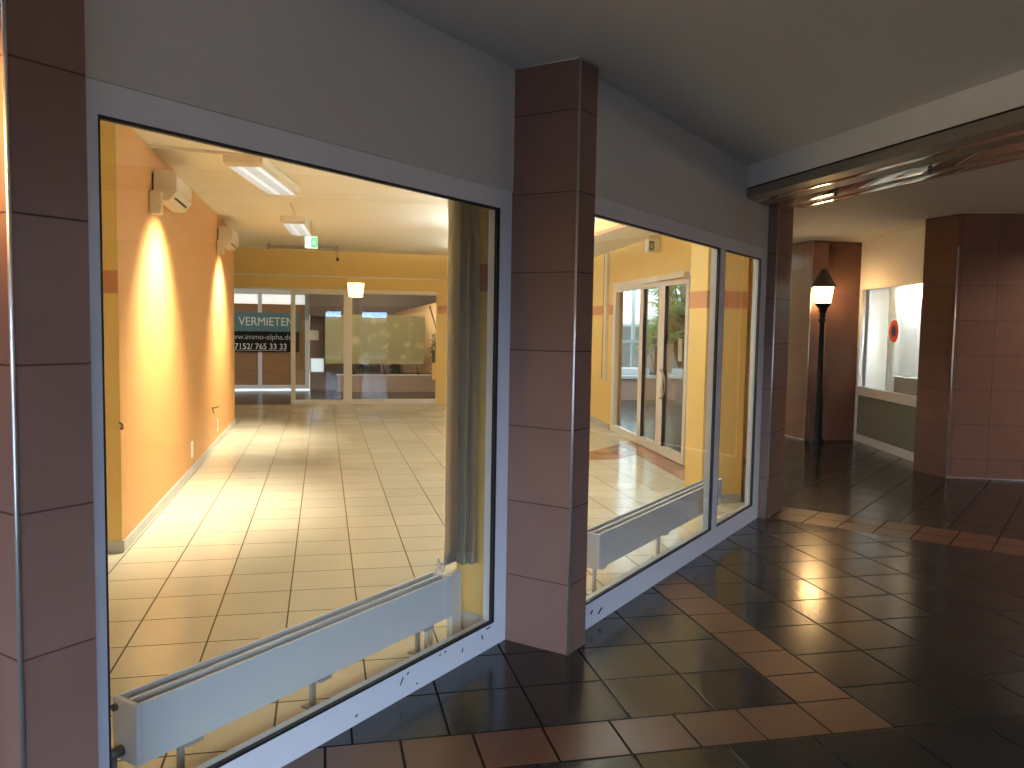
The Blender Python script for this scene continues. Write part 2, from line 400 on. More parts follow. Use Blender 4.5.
# right wall with the glazed door (8.45..11.75)
DY0, DY1, DZ = 8.45, 11.78, 2.19
mb = MB()
def rw(y0, y1, z0, z1): mb.prism([(WX(y0), y0), (WX(y1), y1), (WX(y1)+0.16, y1), (WX(y0)+0.16, y0)], z0, z1)
rw(7.0, DY0, 0, Z1); rw(DY1, 20.6, 0, Z1); rw(DY0, DY1, DZ, Z1)
wr = mb.build('wall_right', M['yellow']); struct(wr, 'yellow wall with glazed door to the planted court', 'wall')
mb = MB()
for y0, y1 in ((7.1, DY0), (DY1, 15.95)):
    mb.prism([(WX(y0)-0.006, y0), (WX(y1)-0.006, y1), (WX(y1)+0.001, y1), (WX(y0)+0.001, y0)], 1.735, 1.878)
mb.build('stripe', M['stripe'], wr)
# yellow column by the second window and the return behind the third pillar
mb = MB(); mb.box(3.254, 3.64, 6.72, 7.07, 0, Z1)
yc = mb.build('column', M['yellow']); struct(yc, 'yellow column inside the shop behind the window mullion', 'column')
mb = MB(); mb.box(3.250, 3.642, 6.716, 7.074, 1.73, 1.88); mb.build('stripe', M['stripe'], yc)
mb = MB(); mb.box(3.246, 3.64, 6.708, 7.08, 0.006, 0.085); mb.build('baseboard', M['skirt'], yc)
mb = MB(); mb.tube([(3.675, 6.70, 0.02), (3.675, 6.70, 0.36)], 0.012); mb.lathe([(0.022, 0.34), (0.022, 0.40)], (3.675, 6.70, 0)); mb.build('pipe', M['stem'], yc)
mb = MB(); mb.prism([(3.69, 6.32), (3.69, 7.07), (3.79, 7.07), (3.79, 6.45)], 0, Z1)
struct(mb.build('wall_return', M['yellow']), 'narrow yellow return wall inside the far end of the shop front', 'wall')
# yellow back of the middle pillar
mb = MB(); fbox(mb, 3.375, 3.62, 3.07, 3.45, 0, Z1)
yp = mb.build('pillar_back', M['yellow']); struct(yp, 'yellow inner face of the middle pillar beside the blind', 'column')
mb = MB(); fbox(mb, 3.370, 3.622, 3.068, 3.455, 1.712, 1.845); mb.build('stripe', M['stripe'], yp)
mb = MB(); fbox(mb, 3.366, 3.62, 3.09, 3.46, 0.006, 0.10); mb.build('baseboard', M['skirt'], yp)
# skirtings
mb = MB(); mb.box(-1.3, -1.285, 5.87, 13.1, 0.006, 0.075); mb.box(-1.75, -1.285, 5.855, 5.87, 0.006, 0.085)
struct(mb.build('baseboard_left', M['skirt']), 'grey skirting along the orange wall', 'baseboard')
mb = MB()
for y0, y1 in ((7.1, DY0-0.05), (DY1+0.05, 15.95)):
    mb.prism([(WX(y0)-0.015, y0), (WX(y1)-0.015, y1), (WX(y1), y1), (WX(y0), y0)], 0.006, 0.09)
struct(mb.build('baseboard_right', M['skirt']), 'grey skirting either side of the glazed door', 'baseboard')

# ------------------------------------------------------------------ shop front: upper wall, windows, pillars
mb = MB(); fbox(mb, 1.22, 3.40, 3.045, 3.22, 2.184, 2.95)
struct(mb.build('wall_front', M['upper']), 'grey panel wall above the large near window', 'wall')
mb = MB(); fbox(mb, 3.565, 6.83, 2.665, 2.84, 2.196, 2.95)
struct(mb.build('wall_front_far', M['upper']), 'grey panel wall above the second two-pane window', 'wall')

def window(name, label, d, s0, s1, z1, panes, zb, zt):
    t = thing(name, (*P((s0+s1)/2, d), 0), label, 'window', kind='structure')
    f = MB(); g = MB()
    D = 0.09
    fbox(f, s0, s1, d, d+D, 0.0, zb); fbox(f, s0, s1, d, d+D, zt, z1)
    edges = [s0]+[v for p in panes for v in p]+[s1]
    for a, b in zip(edges[::2], edges[1::2]): fbox(f, a, b, d, d+D, zb, zt)
    fr = f.build('frame', M['frame'], t)
    for a, b in panes:
        k = 0.010
        fbox(g, a, b, d-0.001, d+0.026, zt-k, zt); fbox(g, a, b, d-0.001, d+0.026, zb, zb+k)
        fbox(g, a, a+0.006, d-0.001, d+0.026, zb+k, zt-k); fbox(g, b-0.016, b, d-0.001, d+0.026, zb+k, zt-k)
        p = MB(); fbox(p, a+0.002, b-0.002, d+0.012, d+0.022, zb+0.004, zt-0.004); p.build('pane', M['glass'], t)
    g.build('gasket', M['gasket'], t)
    return t, fr
win1, fr1 = window('window_1', 'large single-pane shop window between the two nearer brown pillars', 3.045, 1.247, 3.399, 2.182, [(1.322, 3.290)], 0.118, 2.094)
win2, fr2 = window('window_2', 'second shop window of one wide and one narrow pane', 2.665, 3.567, 6.828, 2.194, [(3.66, 5.663), (5.773, 6.666)], 0.130, 2.106)
# frame returns inside the glass
# scuffs on the lower frame of the near window
mb = MB()
for s, z, l, a in ((2.33, 0.035, 0.012, 0.4), (2.60, 0.075, 0.03, 1.0), (2.64, 0.095, 0.012, 0.8), (2.86, 0.100, 0.008, 0.2), (2.90, 0.102, 0.01, 0.1),
                   (3.03, 0.065, 0.016, 1.1), (3.19, 0.075, 0.022, 2.0), (3.24, 0.105, 0.03, 0.1), (2.70, 0.03, 0.008, 0.6)):
    x, y = P(s, 3.043)
    dx = Vector((1/R2, 1/R2, 0))*math.cos(a)+Vector((0, 0, 1))*math.sin(a)
    dz = -Vector((1/R2, 1/R2, 0))*math.sin(a)+Vector((0, 0, 1))*math.cos(a)
    mb.obox((x, y, z), dx*l*0.55, Vector((1/R2, -1/R2, 0))*0.001, dz*0.0028)
mb.build('scuff_marks', M['scuff'], fr1)
mb = MB()
for s, z, l in ((3.80, 0.075, 0.012), (3.90, 0.055, 0.022)):
    x, y = P(s, 2.663)
    mb.obox((x, y, z), Vector((1/R2, 1/R2, 0.5))*l, Vector((1/R2, -1/R2, 0))*0.001, Vector((-0.3, -0.3, 1))*0.005)
mb.build('scuff_marks', M['scuff'], fr2)

def pillar(name, label, s0, s1, d0, d1, edges):
    mb = MB(); fbox(mb, s0, s1, d0, d1, 0, CP)
    o = mb.build(name, M['pillar']); struct(o, label, 'pillar')
    for i, (s, d) in enumerate(edges):
        e = MB(); x, y = P(s, d); e.tube([(x, y, 0.0), (x, y, CP-0.002)], 0.006, 8); e.build('corner_trim', M['chrome'], o)
    return o
pillar('pillar', 'nearest brown tiled pillar, left of the large window', 1.052, 1.248, 2.945, 3.75, [(1.052, 2.945)])
pm = pillar('pillar.001', 'brown tiled pillar between the large window and the two-pane window', 3.393, 3.570, 2.548, 3.06, [(3.393, 2.548)])
mb = MB(); x, y = P(3.3915, 3.043); mb.tube([(x, y, 2.184), (x, y, CP-0.002)], 0.005, 8)
for a, b in (((3.393, 2.546), (3.393, 3.04)), ((3.393, 2.546), (3.570, 2.546))):
    mb.tube([(*P(*a), CP-0.005), (*P(*b), CP-0.005)], 0.005, 6)
mb.build('edge_bead', plain('pale_sealant', (0.50, 0.46, 0.42), 0.6), pm)
pillar('pillar.002', 'brown tiled pillar at the far end of the shop front under the beam', 6.830, 7.31, 2.560, 2.80, [(6.830, 2.560)])

# ------------------------------------------------------------------ beam with polished slats underneath
BA, BB = Vector((3.055, 6.25)), Vector((3.32, -3.2))      # near edge of the beam
bd = (BB-BA).normalized(); bn = Vector((-bd.y, bd.x))       # bn points into the hall (+x)
if bn.x < 0: bn = -bn
def bpoly(a, b, s0=0.0): 
    p = BA+bd*s0
    return [tuple(p+bn*a), tuple(BB+bn*a), tuple(BB+bn*b), tuple(p+bn*b)]
mb = MB(); mb.prism(bpoly(0.0, 0.70, 0.20), 2.598, 2.95)
bm_ = mb.build('beam', M['beam']); struct(bm_, 'white painted beam across the passage ceiling', 'beam')
mb = MB(); mb.prism(bpoly(0.004, 0.69, 0.22), 2.584, 2.599); mb.build('shadow_gap', M['gasket'], bm_)
mb = MB(); mb.prism(bpoly(-0.004, 0.69, 0.22), 2.522, 2.584); mb.build('soffit_casing', M['dullmetal'], bm_)
for a, b in ((0.13, 0.185), (0.325, 0.49), (0.565, 0.65)):
    mb = MB(); n_ = 12; w_s = b-a; rows = []               # gently bowed polished slat
    for j in range(n_+1):
        t_ = j/n_; off = a+w_s*t_; zz = 2.5215-0.020*w_s*(1-(2*t_-1)**2)*1.0
        p0 = BA+bd*0.24+bn*off; p1 = BB+bn*off
        rows += [(p0.x, p0.y, zz), (p1.x, p1.y, zz)]
    top_ = [(x_, y_, 2.523) for x_, y_, _z in rows]
    k_ = 2*(n_+1)
    fs = [(2*j, 2*j+2, 2*j+3, 2*j+1) for j in range(n_)]+[(k_+2*j, k_+2*j+1, k_+2*j+3, k_+2*j+2) for j in range(n_)]
    fs += [(0, 1, k_+1, k_), (2*n_, k_+2*n_, k_+2*n_+1, 2*n_+1)]
    mb.add(rows+top_, fs, 0, True); mb.build('mirror_slat', M['mirror'], bm_)
mb = MB()
for s in (1.0, 1.9, 2.6, 3.6, 4.6):
    p = BA+bd*s+bn*0.41; mb.lathe([(0.006, -0.03), (0.014, -0.012), (0.016, 0.0)], (p.x, p.y, 2.517), 10)
mb.build('fixing_stud', M['black'], bm_)

# ------------------------------------------------------------------ hall walls beyond
mb = MB(); seg(mb, (6.60, 10.42), (6.66, 14.2), -0.25, 0, CH)
struct(mb.build('wall_hall_left', M['hall_a']), 'brown tiled wall left of the far street lamp', 'wall')
mb = MB(); mb.tube([(6.60, 10.42, 0), (6.60, 10.42, CH-0.01)], 0.008, 8); mb.tube([(6.597, 10.42, 0.01), (6.655, 14.2, 0.01)], 0.008, 6)
struct(mb.build('trim_1', M['chrome']), 'metal edge on the brown wall left of the lamp', 'trim')
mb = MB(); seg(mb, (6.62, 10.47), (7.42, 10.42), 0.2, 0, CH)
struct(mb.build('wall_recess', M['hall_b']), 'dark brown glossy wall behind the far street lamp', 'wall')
WA, WB = Vector((7.372, 10.44)), Vector((6.84, 8.36))      # line of the hall window
mb = MB(); seg(mb, WA, WB, 0.14, 2.14, CH)
struct(mb.build('wall_hall_window', M['whitewall']), 'white wall above the window with the round sign', 'wall')
mb = MB(); mb.prism([(6.455, 8.03), (6.488, 7.56), (11.4, 5.71), (11.4, 6.1), (6.9, 8.03)], 0, CH)
struct(mb.build('wall_hall_right', M['hall_c']), 'brown tiled wall on the right with a bright metal corner', 'wall')
mb = MB(); mb.tube([(6.486, 7.556, 0), (6.486, 7.556, 2.45)], 0.008, 8); mb.tube([(6.488, 7.553, 0.008), (11.2, 5.78, 0.008)], 0.008, 6)
struct(mb.build('trim_2', M['chrome']), 'bright metal corner strip on the right brown wall', 'trim')
# hall window
wd = (WB-WA).normalized(); wn = Vector((wd.y, -wd.x))       # faces the hall
if wn.x > 0: wn = -wn
WLn = (WB-WA).length
def wbox(mb, a, b, n0, n1, z0, z1, mi=0):
    return mb.prism([tuple(WA+wd*a+wn*n0), tuple(WA+wd*b+wn*n0), tuple(WA+wd*b+wn*n1), tuple(WA+wd*a+wn*n1)], z0, z1, mi)
hw = thing('window_3', (WA.x, WA.y, 0), 'lit window with white curtain and grey-green lower panel across the hall', 'window', kind='structure')
mb = MB(); wbox(mb, 0, WLn, -0.06, 0.0, 0.0, 0.105); wbox(mb, 0, WLn, -0.06, 0.0, 0.655, 0.775); wbox(mb, 0, 0.085, -0.06, 0, 0.105, 2.14)
wbox(mb, 0, WLn, -0.06, 0.0, 2.125, 2.145)
mb.build('frame', M['frame'], hw)
mb = MB(); wbox(mb, 0.085, WLn, -0.045, -0.012, 0.105, 0.655); mb.build('lower_panel', M['greenpanel'], hw)
mb = MB(); wbox(mb, 0.085, WLn, -0.035, -0.025, 0.775, 2.125); mb.build('pane', M['glass'], hw)
# room behind it
mb = MB()
wbox(mb, -0.2, WLn+0.6, -1.7, -1.6, 0, CH); wbox(mb, -0.2, -0.02, -1.6, -0.15, 0, CH); wbox(mb, WLn+0.45, WLn+0.55, -1.6, -0.15, 0, CH)
wbox(mb, -0.2, WLn+0.6, -1.6, -0.15, 2.3, 2.4)
struct(mb.build('wall_room_beyond', M['whitewall']), 'white walls of the lit room behind the curtained window', 'wall')
# pleated curtain
mb = MB(); pts = []
n = 110; L0, L1 = 0.32, WLn-0.02
for i in range(n+1):
    a = L0+(L1-L0)*i/n; off = -0.30+0.022*math.sin(i*PI/2.5)
    pts.append((WA+wd*a+wn*off))
back = [q-wn*0.006 for q in pts]
vs = [(q.x, q.y, z) for q in pts for z in (0.66, 2.26)]+[(q.x, q.y, z) for q in back for z in (0.66, 2.26)]
fs = []; N2 = 2*(n+1)
for i in range(n):
    a, b, c, d = 2*i, 2*i+2, 2*i+3, 2*i+1
    fs += [(a, b, c, d), (N2+a, N2+d, N2+c, N2+b), (a, N2+a, N2+b, b), (d, c, N2+c, N2+d)]
fs += [(0, 1, N2+1, N2), (2*n, N2+2*n, N2+2*n+1, 2*n+1)]
mb.add(vs, fs, 0, True)
tag(mb.build('curtain', M['curtain']), 'white pleated curtain hanging behind the window with the round sign', 'curtain')
mb = MB(); wbox(mb, 1.10, WLn+0.02, -0.235, -0.07, 0.62, 0.985)
tag(mb.build('storage_box', M['greybox'], bevel=0.008), 'plain grey box standing on the sill behind the curtained window', 'box')
cl = thing('tube_lamp', (*(WA+wd*1.55-wn*0.17), 2.25), 'white tube lamp above the curtain in the room across the hall', 'lamp')
mb = MB(); wbox(mb, 0.9, WLn-0.05, -0.21, -0.13, 2.25, 2.30); mb.build('housing', M['white'], cl)
mb = MB(); q0 = WA+wd*0.95-wn*0.17; q1 = WA+wd*(WLn-0.1)-wn*0.17; mb.tube([(q0.x, q0.y, 2.232), (q1.x, q1.y, 2.232)], 0.017, 10); mb.build('tube', M['panel_room'], cl)
rp_ = thing('ceiling_light', (*(WA+wd*1.2-wn*0.9), 2.3), 'flat ceiling panel light added behind the white curtain to brighten it', 'ceiling light')  # added panel, lights the curtain from behind
mb = MB(); wbox(mb, 0.55, 1.75, -1.2, -0.6, 2.27, 2.30); mb.build('housing', M['white'], rp_)
mb = MB(); wbox(mb, 0.58, 1.72, -1.17, -0.63, 2.262, 2.27); mb.build('diffuser', M['panel_back'], rp_)
# round sign stuck to the glass
sg = thing('round_sign', (7.08, 9.31, 1.56), 'round red sign with blue centre on the curtained window', 'sign')
def disc(mb, c, r, d0, d1, sx=1.0, segn=40):
    c = Vector(c); u = Vector((wd.x, wd.y, 0)); n_ = Vector((wn.x, wn.y, 0))
    ring = lambda dd: [c+n_*dd+u*(r*sx*math.cos(t))+Vector((0, 0, r*math.sin(t))) for t in [2*PI*k/segn for k in range(segn)]]
    a, b = ring(d0), ring(d1)
    mb.add(a+b, [list(range(segn))[::-1], list(range(segn, 2*segn))]+[(k, (k+1) % segn, segn+(k+1) % segn, segn+k) for k in range(segn)])
sc0 = WA+wd*1.155; sc0 = (sc0.x, sc0.y, 1.558)
mb = MB(); disc(mb, sc0, 0.142, -0.024, -0.017); mb.build('red_disc', M['red'], sg)
mb = MB(); disc(mb, sc0, 0.085, -0.017, -0.0155); mb.build('ring', plain('dull_red_ring', (0.30, 0.06, 0.04), 0.5), sg)
mb = MB(); disc(mb, sc0, 0.068, -0.0155, -0.014); mb.build('blue_centre', M['blue'], sg)

# enclosure of the hall and passage out of view
mb = MB(); mb.box(11.3, 11.5, -3.4, 6.1, 0, CH)
struct(mb.build('wall_hall_end', M['hall_a']), 'brown tiled end wall of the hall', 'wall')
mb = MB(); mb.box(-9, -5.5, -3.4, -3.2, 0, CH); mb.box(-0.8, 0.1, -3.4, -3.2, 0, CH); mb.box(2.6, 11.4, -3.4, -3.2, 0, CH); mb.box(0.1, 2.6, -3.4, -3.2, 2.0, CH); mb.box(-5.5, -0.8, -3.4, -3.2, 2.15, CH)  # unseen openings and lintels, shaped so daylight falls in low
struct(mb.build('wall_rear', M['pillar']), 'unseen brown tiled rear wall with two openings shaped for daylight', 'wall')
mb = MB(); fbox(mb, -7.5, 1.05, 3.62, 3.8, 0, CP)
struct(mb.build('wall_front_near', M['pillar']), 'brown tiled front left of the nearest pillar', 'wall')

# ------------------------------------------------------------------ street lamps
def street_lamp(loc, label, parts=True):
    t = thing('street_lamp', loc, label, 'lamp')
    x, y, z = loc
    mb = MB(); mb.lathe([(0.095, 0.0), (0.095, 0.03), (0.085, 0.05), (0.062, 0.09), (0.055, 0.16)], loc, 20); mb.build('base', M['iron'], t)
    mb = MB(); mb.lathe([(0.055, 0.15), (0.052, 0.7), (0.043, 0.72), (0.040, 1.1), (0.034, 1.68)], loc, 16); mb.build('post', M['iron'], t)
    mb = MB(); mb.lathe([(0.034, 1.66), (0.055, 1.68), (0.055, 1.705), (0.034, 1.72), (0.045, 1.76), (0.034, 1.785), (0.06, 1.83), (0.055, 1.85), (0.10, 1.90), (0.105, 1.925)], loc, 20); mb.build('collar', M['iron'], t)
    mb = MB(); mb.lathe([(0.090, 1.925), (0.098, 1.93), (0.132, 2.155), (0.10, 2.16)], loc, 24); mb.build('lantern_glass', M['lantern'], t)
    mb = MB()
    for k in range(6):
        a = 2*PI*k/6+0.3
        mb.tube([(x+0.101*math.cos(a), y+0.101*math.sin(a), 1.92), (x+0.136*math.cos(a), y+0.136*math.sin(a), 2.16)], 0.005, 6)
    mb.build('cage', M['iron'], t)
    mb = MB(); mb.lathe([(0.166, 2.138), (0.172, 2.150), (0.166, 2.162), (0.052, 2.362), (0.044, 2.378), (0.012, 2.388)], loc, 24); mb.build('cap', M['cap'], t)
    return t
street_lamp((6.65, 10.20, 0), 'black street lamp with lit lantern before the dark brown wall')
def lamp_copy(loc, label):
    c = copy_tree(lamp0); c.location = loc; c['label'] = label
    return c
lamp0 = [o for o in bpy.data.objects if o.name == 'street_lamp'][0]
bpy.context.view_layer.update()
lamp_copy((-1.02, 2.04, 0), 'lit black street lamp beside the nearest brown pillar, mostly out of view')
lamp_copy((9.6, 3.53, 0), 'street lamp in the hall, seen only as a glint in the large window')

# ------------------------------------------------------------------ radiators
def radiator(label, s0, s1, d0, d1, z0, z1, legs, valve_left, bracket=None):
    t = thing('radiator', (*P((s0+s1)/2, (d0+d1)/2), 0.006), label, 'radiator', 'low radiators behind the shop windows')
    k = 0.022; dm = (d0+d1)/2
    for i, (a, b) in enumerate(((d0, d0+k), (dm-k/2, dm+k/2), (d1-k, d1))):
        mb = MB(); fbox(mb, s0+0.018, s1-0.018, a, b, z0, z1); mb.build('panel', M['rad'], t, bevel=0.003)
    for s in (s0, s1-0.018):
        mb = MB(); fbox(mb, s, s+0.018, d0, d1, z0, z1); mb.build('end_cap', M['rad'], t, bevel=0.003)
    mb = MB()
    nf = int((s1-s0)/0.02)
    for i in range(nf):
        s = s0+0.03+i*(s1-s0-0.06)/nf
        fbox(mb, s, s+0.002, d0+k, d1-k, z0+0.015, z1-0.022)
    mb.build('fins', M['fins'], t)
    for s in legs:
        mb = MB(); fbox(mb, s-0.010, s+0.010, dm-0.012, dm+0.012, 0.006, z0+0.005)
        fbox(mb, s-0.014, s+0.05, d0+0.01, d1-0.02, z0-0.018, z0+0.002); fbox(mb, s-0.03, s+0.03, dm-0.05, dm+0.05, 0.006, 0.012)
        mb.build('leg', M['leg'] if bracket else M['rad'], t)
    if valve_left:
        mb = MB(); x, y = P(s0-0.03, dm+0.02)
        a = P(s0, dm+0.02)
        mb.tube([(*P(s0-0.035, dm+0.02), 0.02), (*P(s0-0.035, dm+0.02), z0+0.03)], 0.016, 10)
        mb.tube([(*P(s0-0.05, dm+0.02), z0+0.035), (*a, z0+0.035)], 0.018, 10)
        mb.build('valve', M['valve'], t)
        mb = MB(); mb.tube([(*P(s0-0.012, d1-0.03), z1-0.03), (*P(s0, d1-0.03), z1-0.03)], 0.012, 10); mb.build('bleed_screw', M['valve'], t)
    return t
radiator('low white radiator behind the large near window', 1.522, 3.195, 3.295, 3.475, 0.141, 0.341, (1.725, 2.335, 3.005), True, True)
radiator('low cream radiator behind the two-pane window', 4.195, 6.37, 2.885, 3.055, 0.176, 0.378, (4.262, 5.222), False)
pc = MB(); fbox(pc, 3.235, 3.315, 3.34, 3.39, 0.006, 0.335)  # plain pale box, no pipe inside it
tag(pc.build('pale_box', M['white'], bevel=0.004), 'pale upright box at the far end of the near radiator', 'pipe casing')
mb = MB(); mb.tube([(*P(3.07, 3.385), 0.006), (*P(3.07, 3.385), 0.138)], 0.009, 10)
mb.tube([(*P(3.12, 3.40), 0.006), (*P(3.12, 3.40), 0.138)], 0.009, 10)
tag(mb.build('heating_pipes', M['white']), 'two thin white pipes rising to the near radiator', 'pipe')

# ------------------------------------------------------------------ gathered vertical blind
vb = thing('vertical_blind', (*P(3.22, 3.30), 0.42), 'grey vertical blind drawn to the side of the large window', 'blind')
fd = Vector((1/R2, 1/R2, 0)); fo = Vector((1/R2, -1/R2, 0))
for i in range(9):
    s = 3.172+0.0215*i
    ang = math.radians([14, 8, 16, 70, 66, 72, 74, 78, 80][i])
    ax = fd*math.cos(ang)-fo*math.sin(ang)
    w_ = 0.062
    z0 = 0.415-0.004*i+random.uniform(-0.012, 0.012)
    off = 0.014*(i % 3)
    x, y = P(s, 3.30+off)
    mb = MB(); c = Vector((x, y, (z0+2.55)/2))
    nrm = ax.cross(Vector((0, 0, 1)))
    rows = []
    for j in range(7):                                   # slightly dished fabric slat
        u = -1+2*j/6
        rows.append(Vector((x, y, 0))+ax*(u*w_)+nrm*(0.007*(1-u*u)))
    vs = [(q.x, q.y, z) for q in rows for z in (z0, 2.55)]+[(q.x-nrm.x*0.0015, q.y-nrm.y*0.0015, z) for q in rows for z in (z0, 2.55)]
    fs = []
    for j in range(6):
        a = 2*j; fs += [(a, a+2, a+3, a+1), (14+a, 14+a+1, 14+a+3, 14+a+2), (a, 14+a, 14+a+2, a+2)]
    fs += [(0, 1, 15, 14), (12, 26, 27, 13)]
    mb.add(vs, fs, 0, True)
    sl = mb.build('slat', M['blind'], vb)
    mb = MB(); mb.obox((x, y, z0+0.028), ax*(w_*0.96), nrm*0.006, Vector((0, 0, 0.026))); mb.build('bottom_weight', M['blind'], sl)
mb = MB(); fbox(mb, 1.4, 3.36, 3.28, 3.34, 2.55, 2.59); mb.build('head_rail', M['white'], vb)
mb = MB()
pts = []
for k in range(24):
    t_ = k/23; pts.append((*P(3.13+0.05*math.sin(t_*PI), 3.37+0.02*math.sin(t_*2*PI)), 0.40+0.03*math.sin(t_*PI*3)-0.03*t_))
mb.tube(pts, 0.004, 6); mb.build('bead_chain', M['white'], vb)

# ------------------------------------------------------------------ glazed sliding door in the back wall
bdoor = thing('door_1', (0.5, 16.05, 0), 'glazed sliding door with cream frame in the back wall', 'door', kind='structure')
mb = MB()
YB0, YB1 = 16.02, 16.09
mb.box(-3.2, -0.588, YB0, YB1, 2.14, 2.17); mb.box(-0.588, 2.149, YB0, YB1, 2.10, 2.17)
mb.box(0.40, 0.53, YB0, YB1, 0.006, 2.10); mb.box(2.125, 2.150, YB0, YB1, 0.006, 2.10); mb.box(0.53, 2.125, YB0, YB1, 0.006, 0.10)
mb.build('frame', M['frame_in'], bdoor)
mb = MB(); mb.box(-0.588, -0.507, YB0-0.05, YB1-0.05, 0.01, 2.16); mb.box(0.372, 0.43, YB0-0.05, YB1-0.05, 0.01, 2.16)
mb.box(-0.507, 0.372, YB0-0.05, YB1-0.05, 0.01, 0.095); mb.box(-0.507, 0.372, YB0-0.05, YB1-0.05, 2.07, 2.16)
leaf = mb.build('sliding_leaf', M['frame_in'], bdoor)
mb = MB(); mb.box(-0.507, 0.372, 16.0, 16.01, 0.095, 2.07); mb.build('pane', M['glass'], leaf)
mb = MB(); mb.box(0.53, 2.125, 16.05, 16.06, 0.10, 2.10); mb.build('pane', M['glass'], bdoor)

# glazed door in the right wall
ddoor = thing('door_2', (WX(10.1), 10.1, 0), 'glazed double door with cream frame opening on the planted court', 'door', kind='structure')
def dbox(mb, y0, y1, z0, z1, t0=0.0, t1=0.06):
    return mb.prism([(WX(y0)+t0, y0), (WX(y1)+t0, y1), (WX(y1)+t1, y1), (WX(y0)+t1, y0)], z0, z1)
mb = MB(); dbox(mb, DY0, DY1, 2.12, DZ, -0.01); dbox(mb, DY1-0.15, DY1, 0.006, 2.12); dbox(mb, DY0, DY0+0.1, 0.006, 2.12)
dbox(mb, 10.25, DY1-0.15, 0.006, 0.105); dbox(mb, 10.25, 10.42, 0.006, 2.12); dbox(mb, 10.25, DY1-0.15, 2.06, 2.12)
mb.build('frame', M['frame_in'], ddoor)
for y0, y1, hinge in ((9.47, 10.24, 'far'), (DY0+0.11, 9.46, 'near')):
    mb = MB()
    a0, a1 = (0.13, 0.02) if hinge == 'far' else (0.09, 0.105)
    dbox(mb, y0, y0+a0, 0.02, 2.11, -0.012, 0.05); dbox(mb, y1-a1, y1, 0.02, 2.11, -0.012, 0.05)
    dbox(mb, y0+a0, y1-a1, 0.02, 0.125, -0.012, 0.05); dbox(mb, y0+a0, y1-a1, 2.05, 2.11, -0.012, 0.05)
    lf = mb.build('door_leaf', M['frame_in'], ddoor)
    mb = MB(); dbox(mb, y0+a0, y1-a1, 0.125, 2.05, 0.012, 0.02); mb.build('pane', M['glass'], lf)
    mb = MB(); dbox(mb, y0+a0-0.006, y0+a0+0.004, 0.125, 2.05, -0.013, 0.03); dbox(mb, y1-a1-0.012, y1-a1, 0.125, 2.05, -0.013, 0.03); mb.build('gasket', M['gasket'], lf)
    if hinge == 'near':
        mb = MB(); dbox(mb, 9.385, 9.465, 0.78, 1.02, -0.026, -0.01); mb.build('lock_plate', M['frame_in'], lf)
        mb = MB(); pts = []
        for k in range(13):
            a = -PI/2+PI*k/12; yy = 9.33-0.20*math.cos(a)
            pts.append((WX(yy)-0.06, yy, 0.875+0.17*math.sin(a)))
        mb.tube([(WX(9.36), 9.36, 0.705)]+pts+[(WX(9.36), 9.36, 1.045)], 0.011, 8); mb.build('pull_handle', M['dullmetal'], lf)
mb = MB(); dbox(mb, DY0+0.10, 9.5, 2.115, 2.175, -0.075, -0.012); mb.build('door_closer', M['cream'], ddoor)
# notices on the door glass
def notice(y0, y1, z0, z1, m, label):
    mb = MB(); dbox(mb, y0, y1, z0, z1, 0.0205, 0.0225)
    tag(mb.build('paper_notice', m), label, 'notice')
notice(9.12, 9.36, 1.02, 1.37, M['grey_paper'], 'grey square notice on the door glass above the pull handle')
notice(8.80, 8.93, 1.17, 1.43, M['paper'], 'small cream notice on the door glass before the palms')
# tall channel beside the door
ch = thing('wall_channel', (WX(12.1), 12.1, 0.73), 'tall narrow beige channel on the yellow wall beside the glazed door', 'channel')
mb = MB(); dbox(mb, 12.02, 12.16, 0.73, 2.66, -0.045, 0.0); mb.build('cover', M['cream'], ch)
mb = MB(); dbox(mb, 12.17, 12.27, 0.74, 2.66, -0.03, 0.0); mb.build('side_strip', M['valve'], ch)

# ------------------------------------------------------------------ lights and fittings in the shop
def fixture(c, ang, ln, wd_, h, panel, label, group):
    t = thing('ceiling_light', (c[0], c[1], CS), label, 'ceiling light', group)
    t.rotation_euler.z = ang
    def b(name, m, zs, par=None):
        vs = []; 
        mb = MB(); rings = []
        for (w2, l2, z) in zs: rings.append([(-w2, -l2, z), (w2, -l2, z), (w2, l2, z), (-w2, l2, z)])
        for r in rings: vs += r
        n = len(rings)
        fs = [(4*i+k, 4*i+(k+1) % 4, 4*(i+1)+(k+1) % 4, 4*(i+1)+k) for i in range(n-1) for k in range(4)]+[(3, 2, 1, 0), tuple(4*(n-1)+k for k in range(4))]
        fs = [f[::-1] for f in fs]
        mb.add(vs, fs); o = mb.build(name, m); o.parent = par or t
        return o
    W, L = wd_/2, ln/2
    b('housing', M['cream'], [(W, L, -0.001), (W, L, -h*0.7), (W-0.02, L-0.02, -h)])
    p = b('diffuser', panel, [(W-0.026, L-0.05, -h+0.001), (W-0.026, L-0.05, -h-0.003)])
    return t
f1 = fixture((-0.505, 7.78), math.radians(-9.3), 1.50, 0.31, 0.09, M['panel'], 'fluorescent ceiling box light nearer the large window', None)
f2 = fixture((-0.335, 11.65), math.radians(-3.0), 1.50, 0.31, 0.09, M['panel'], 'fluorescent ceiling box light farther in, behind the exit sign', None)
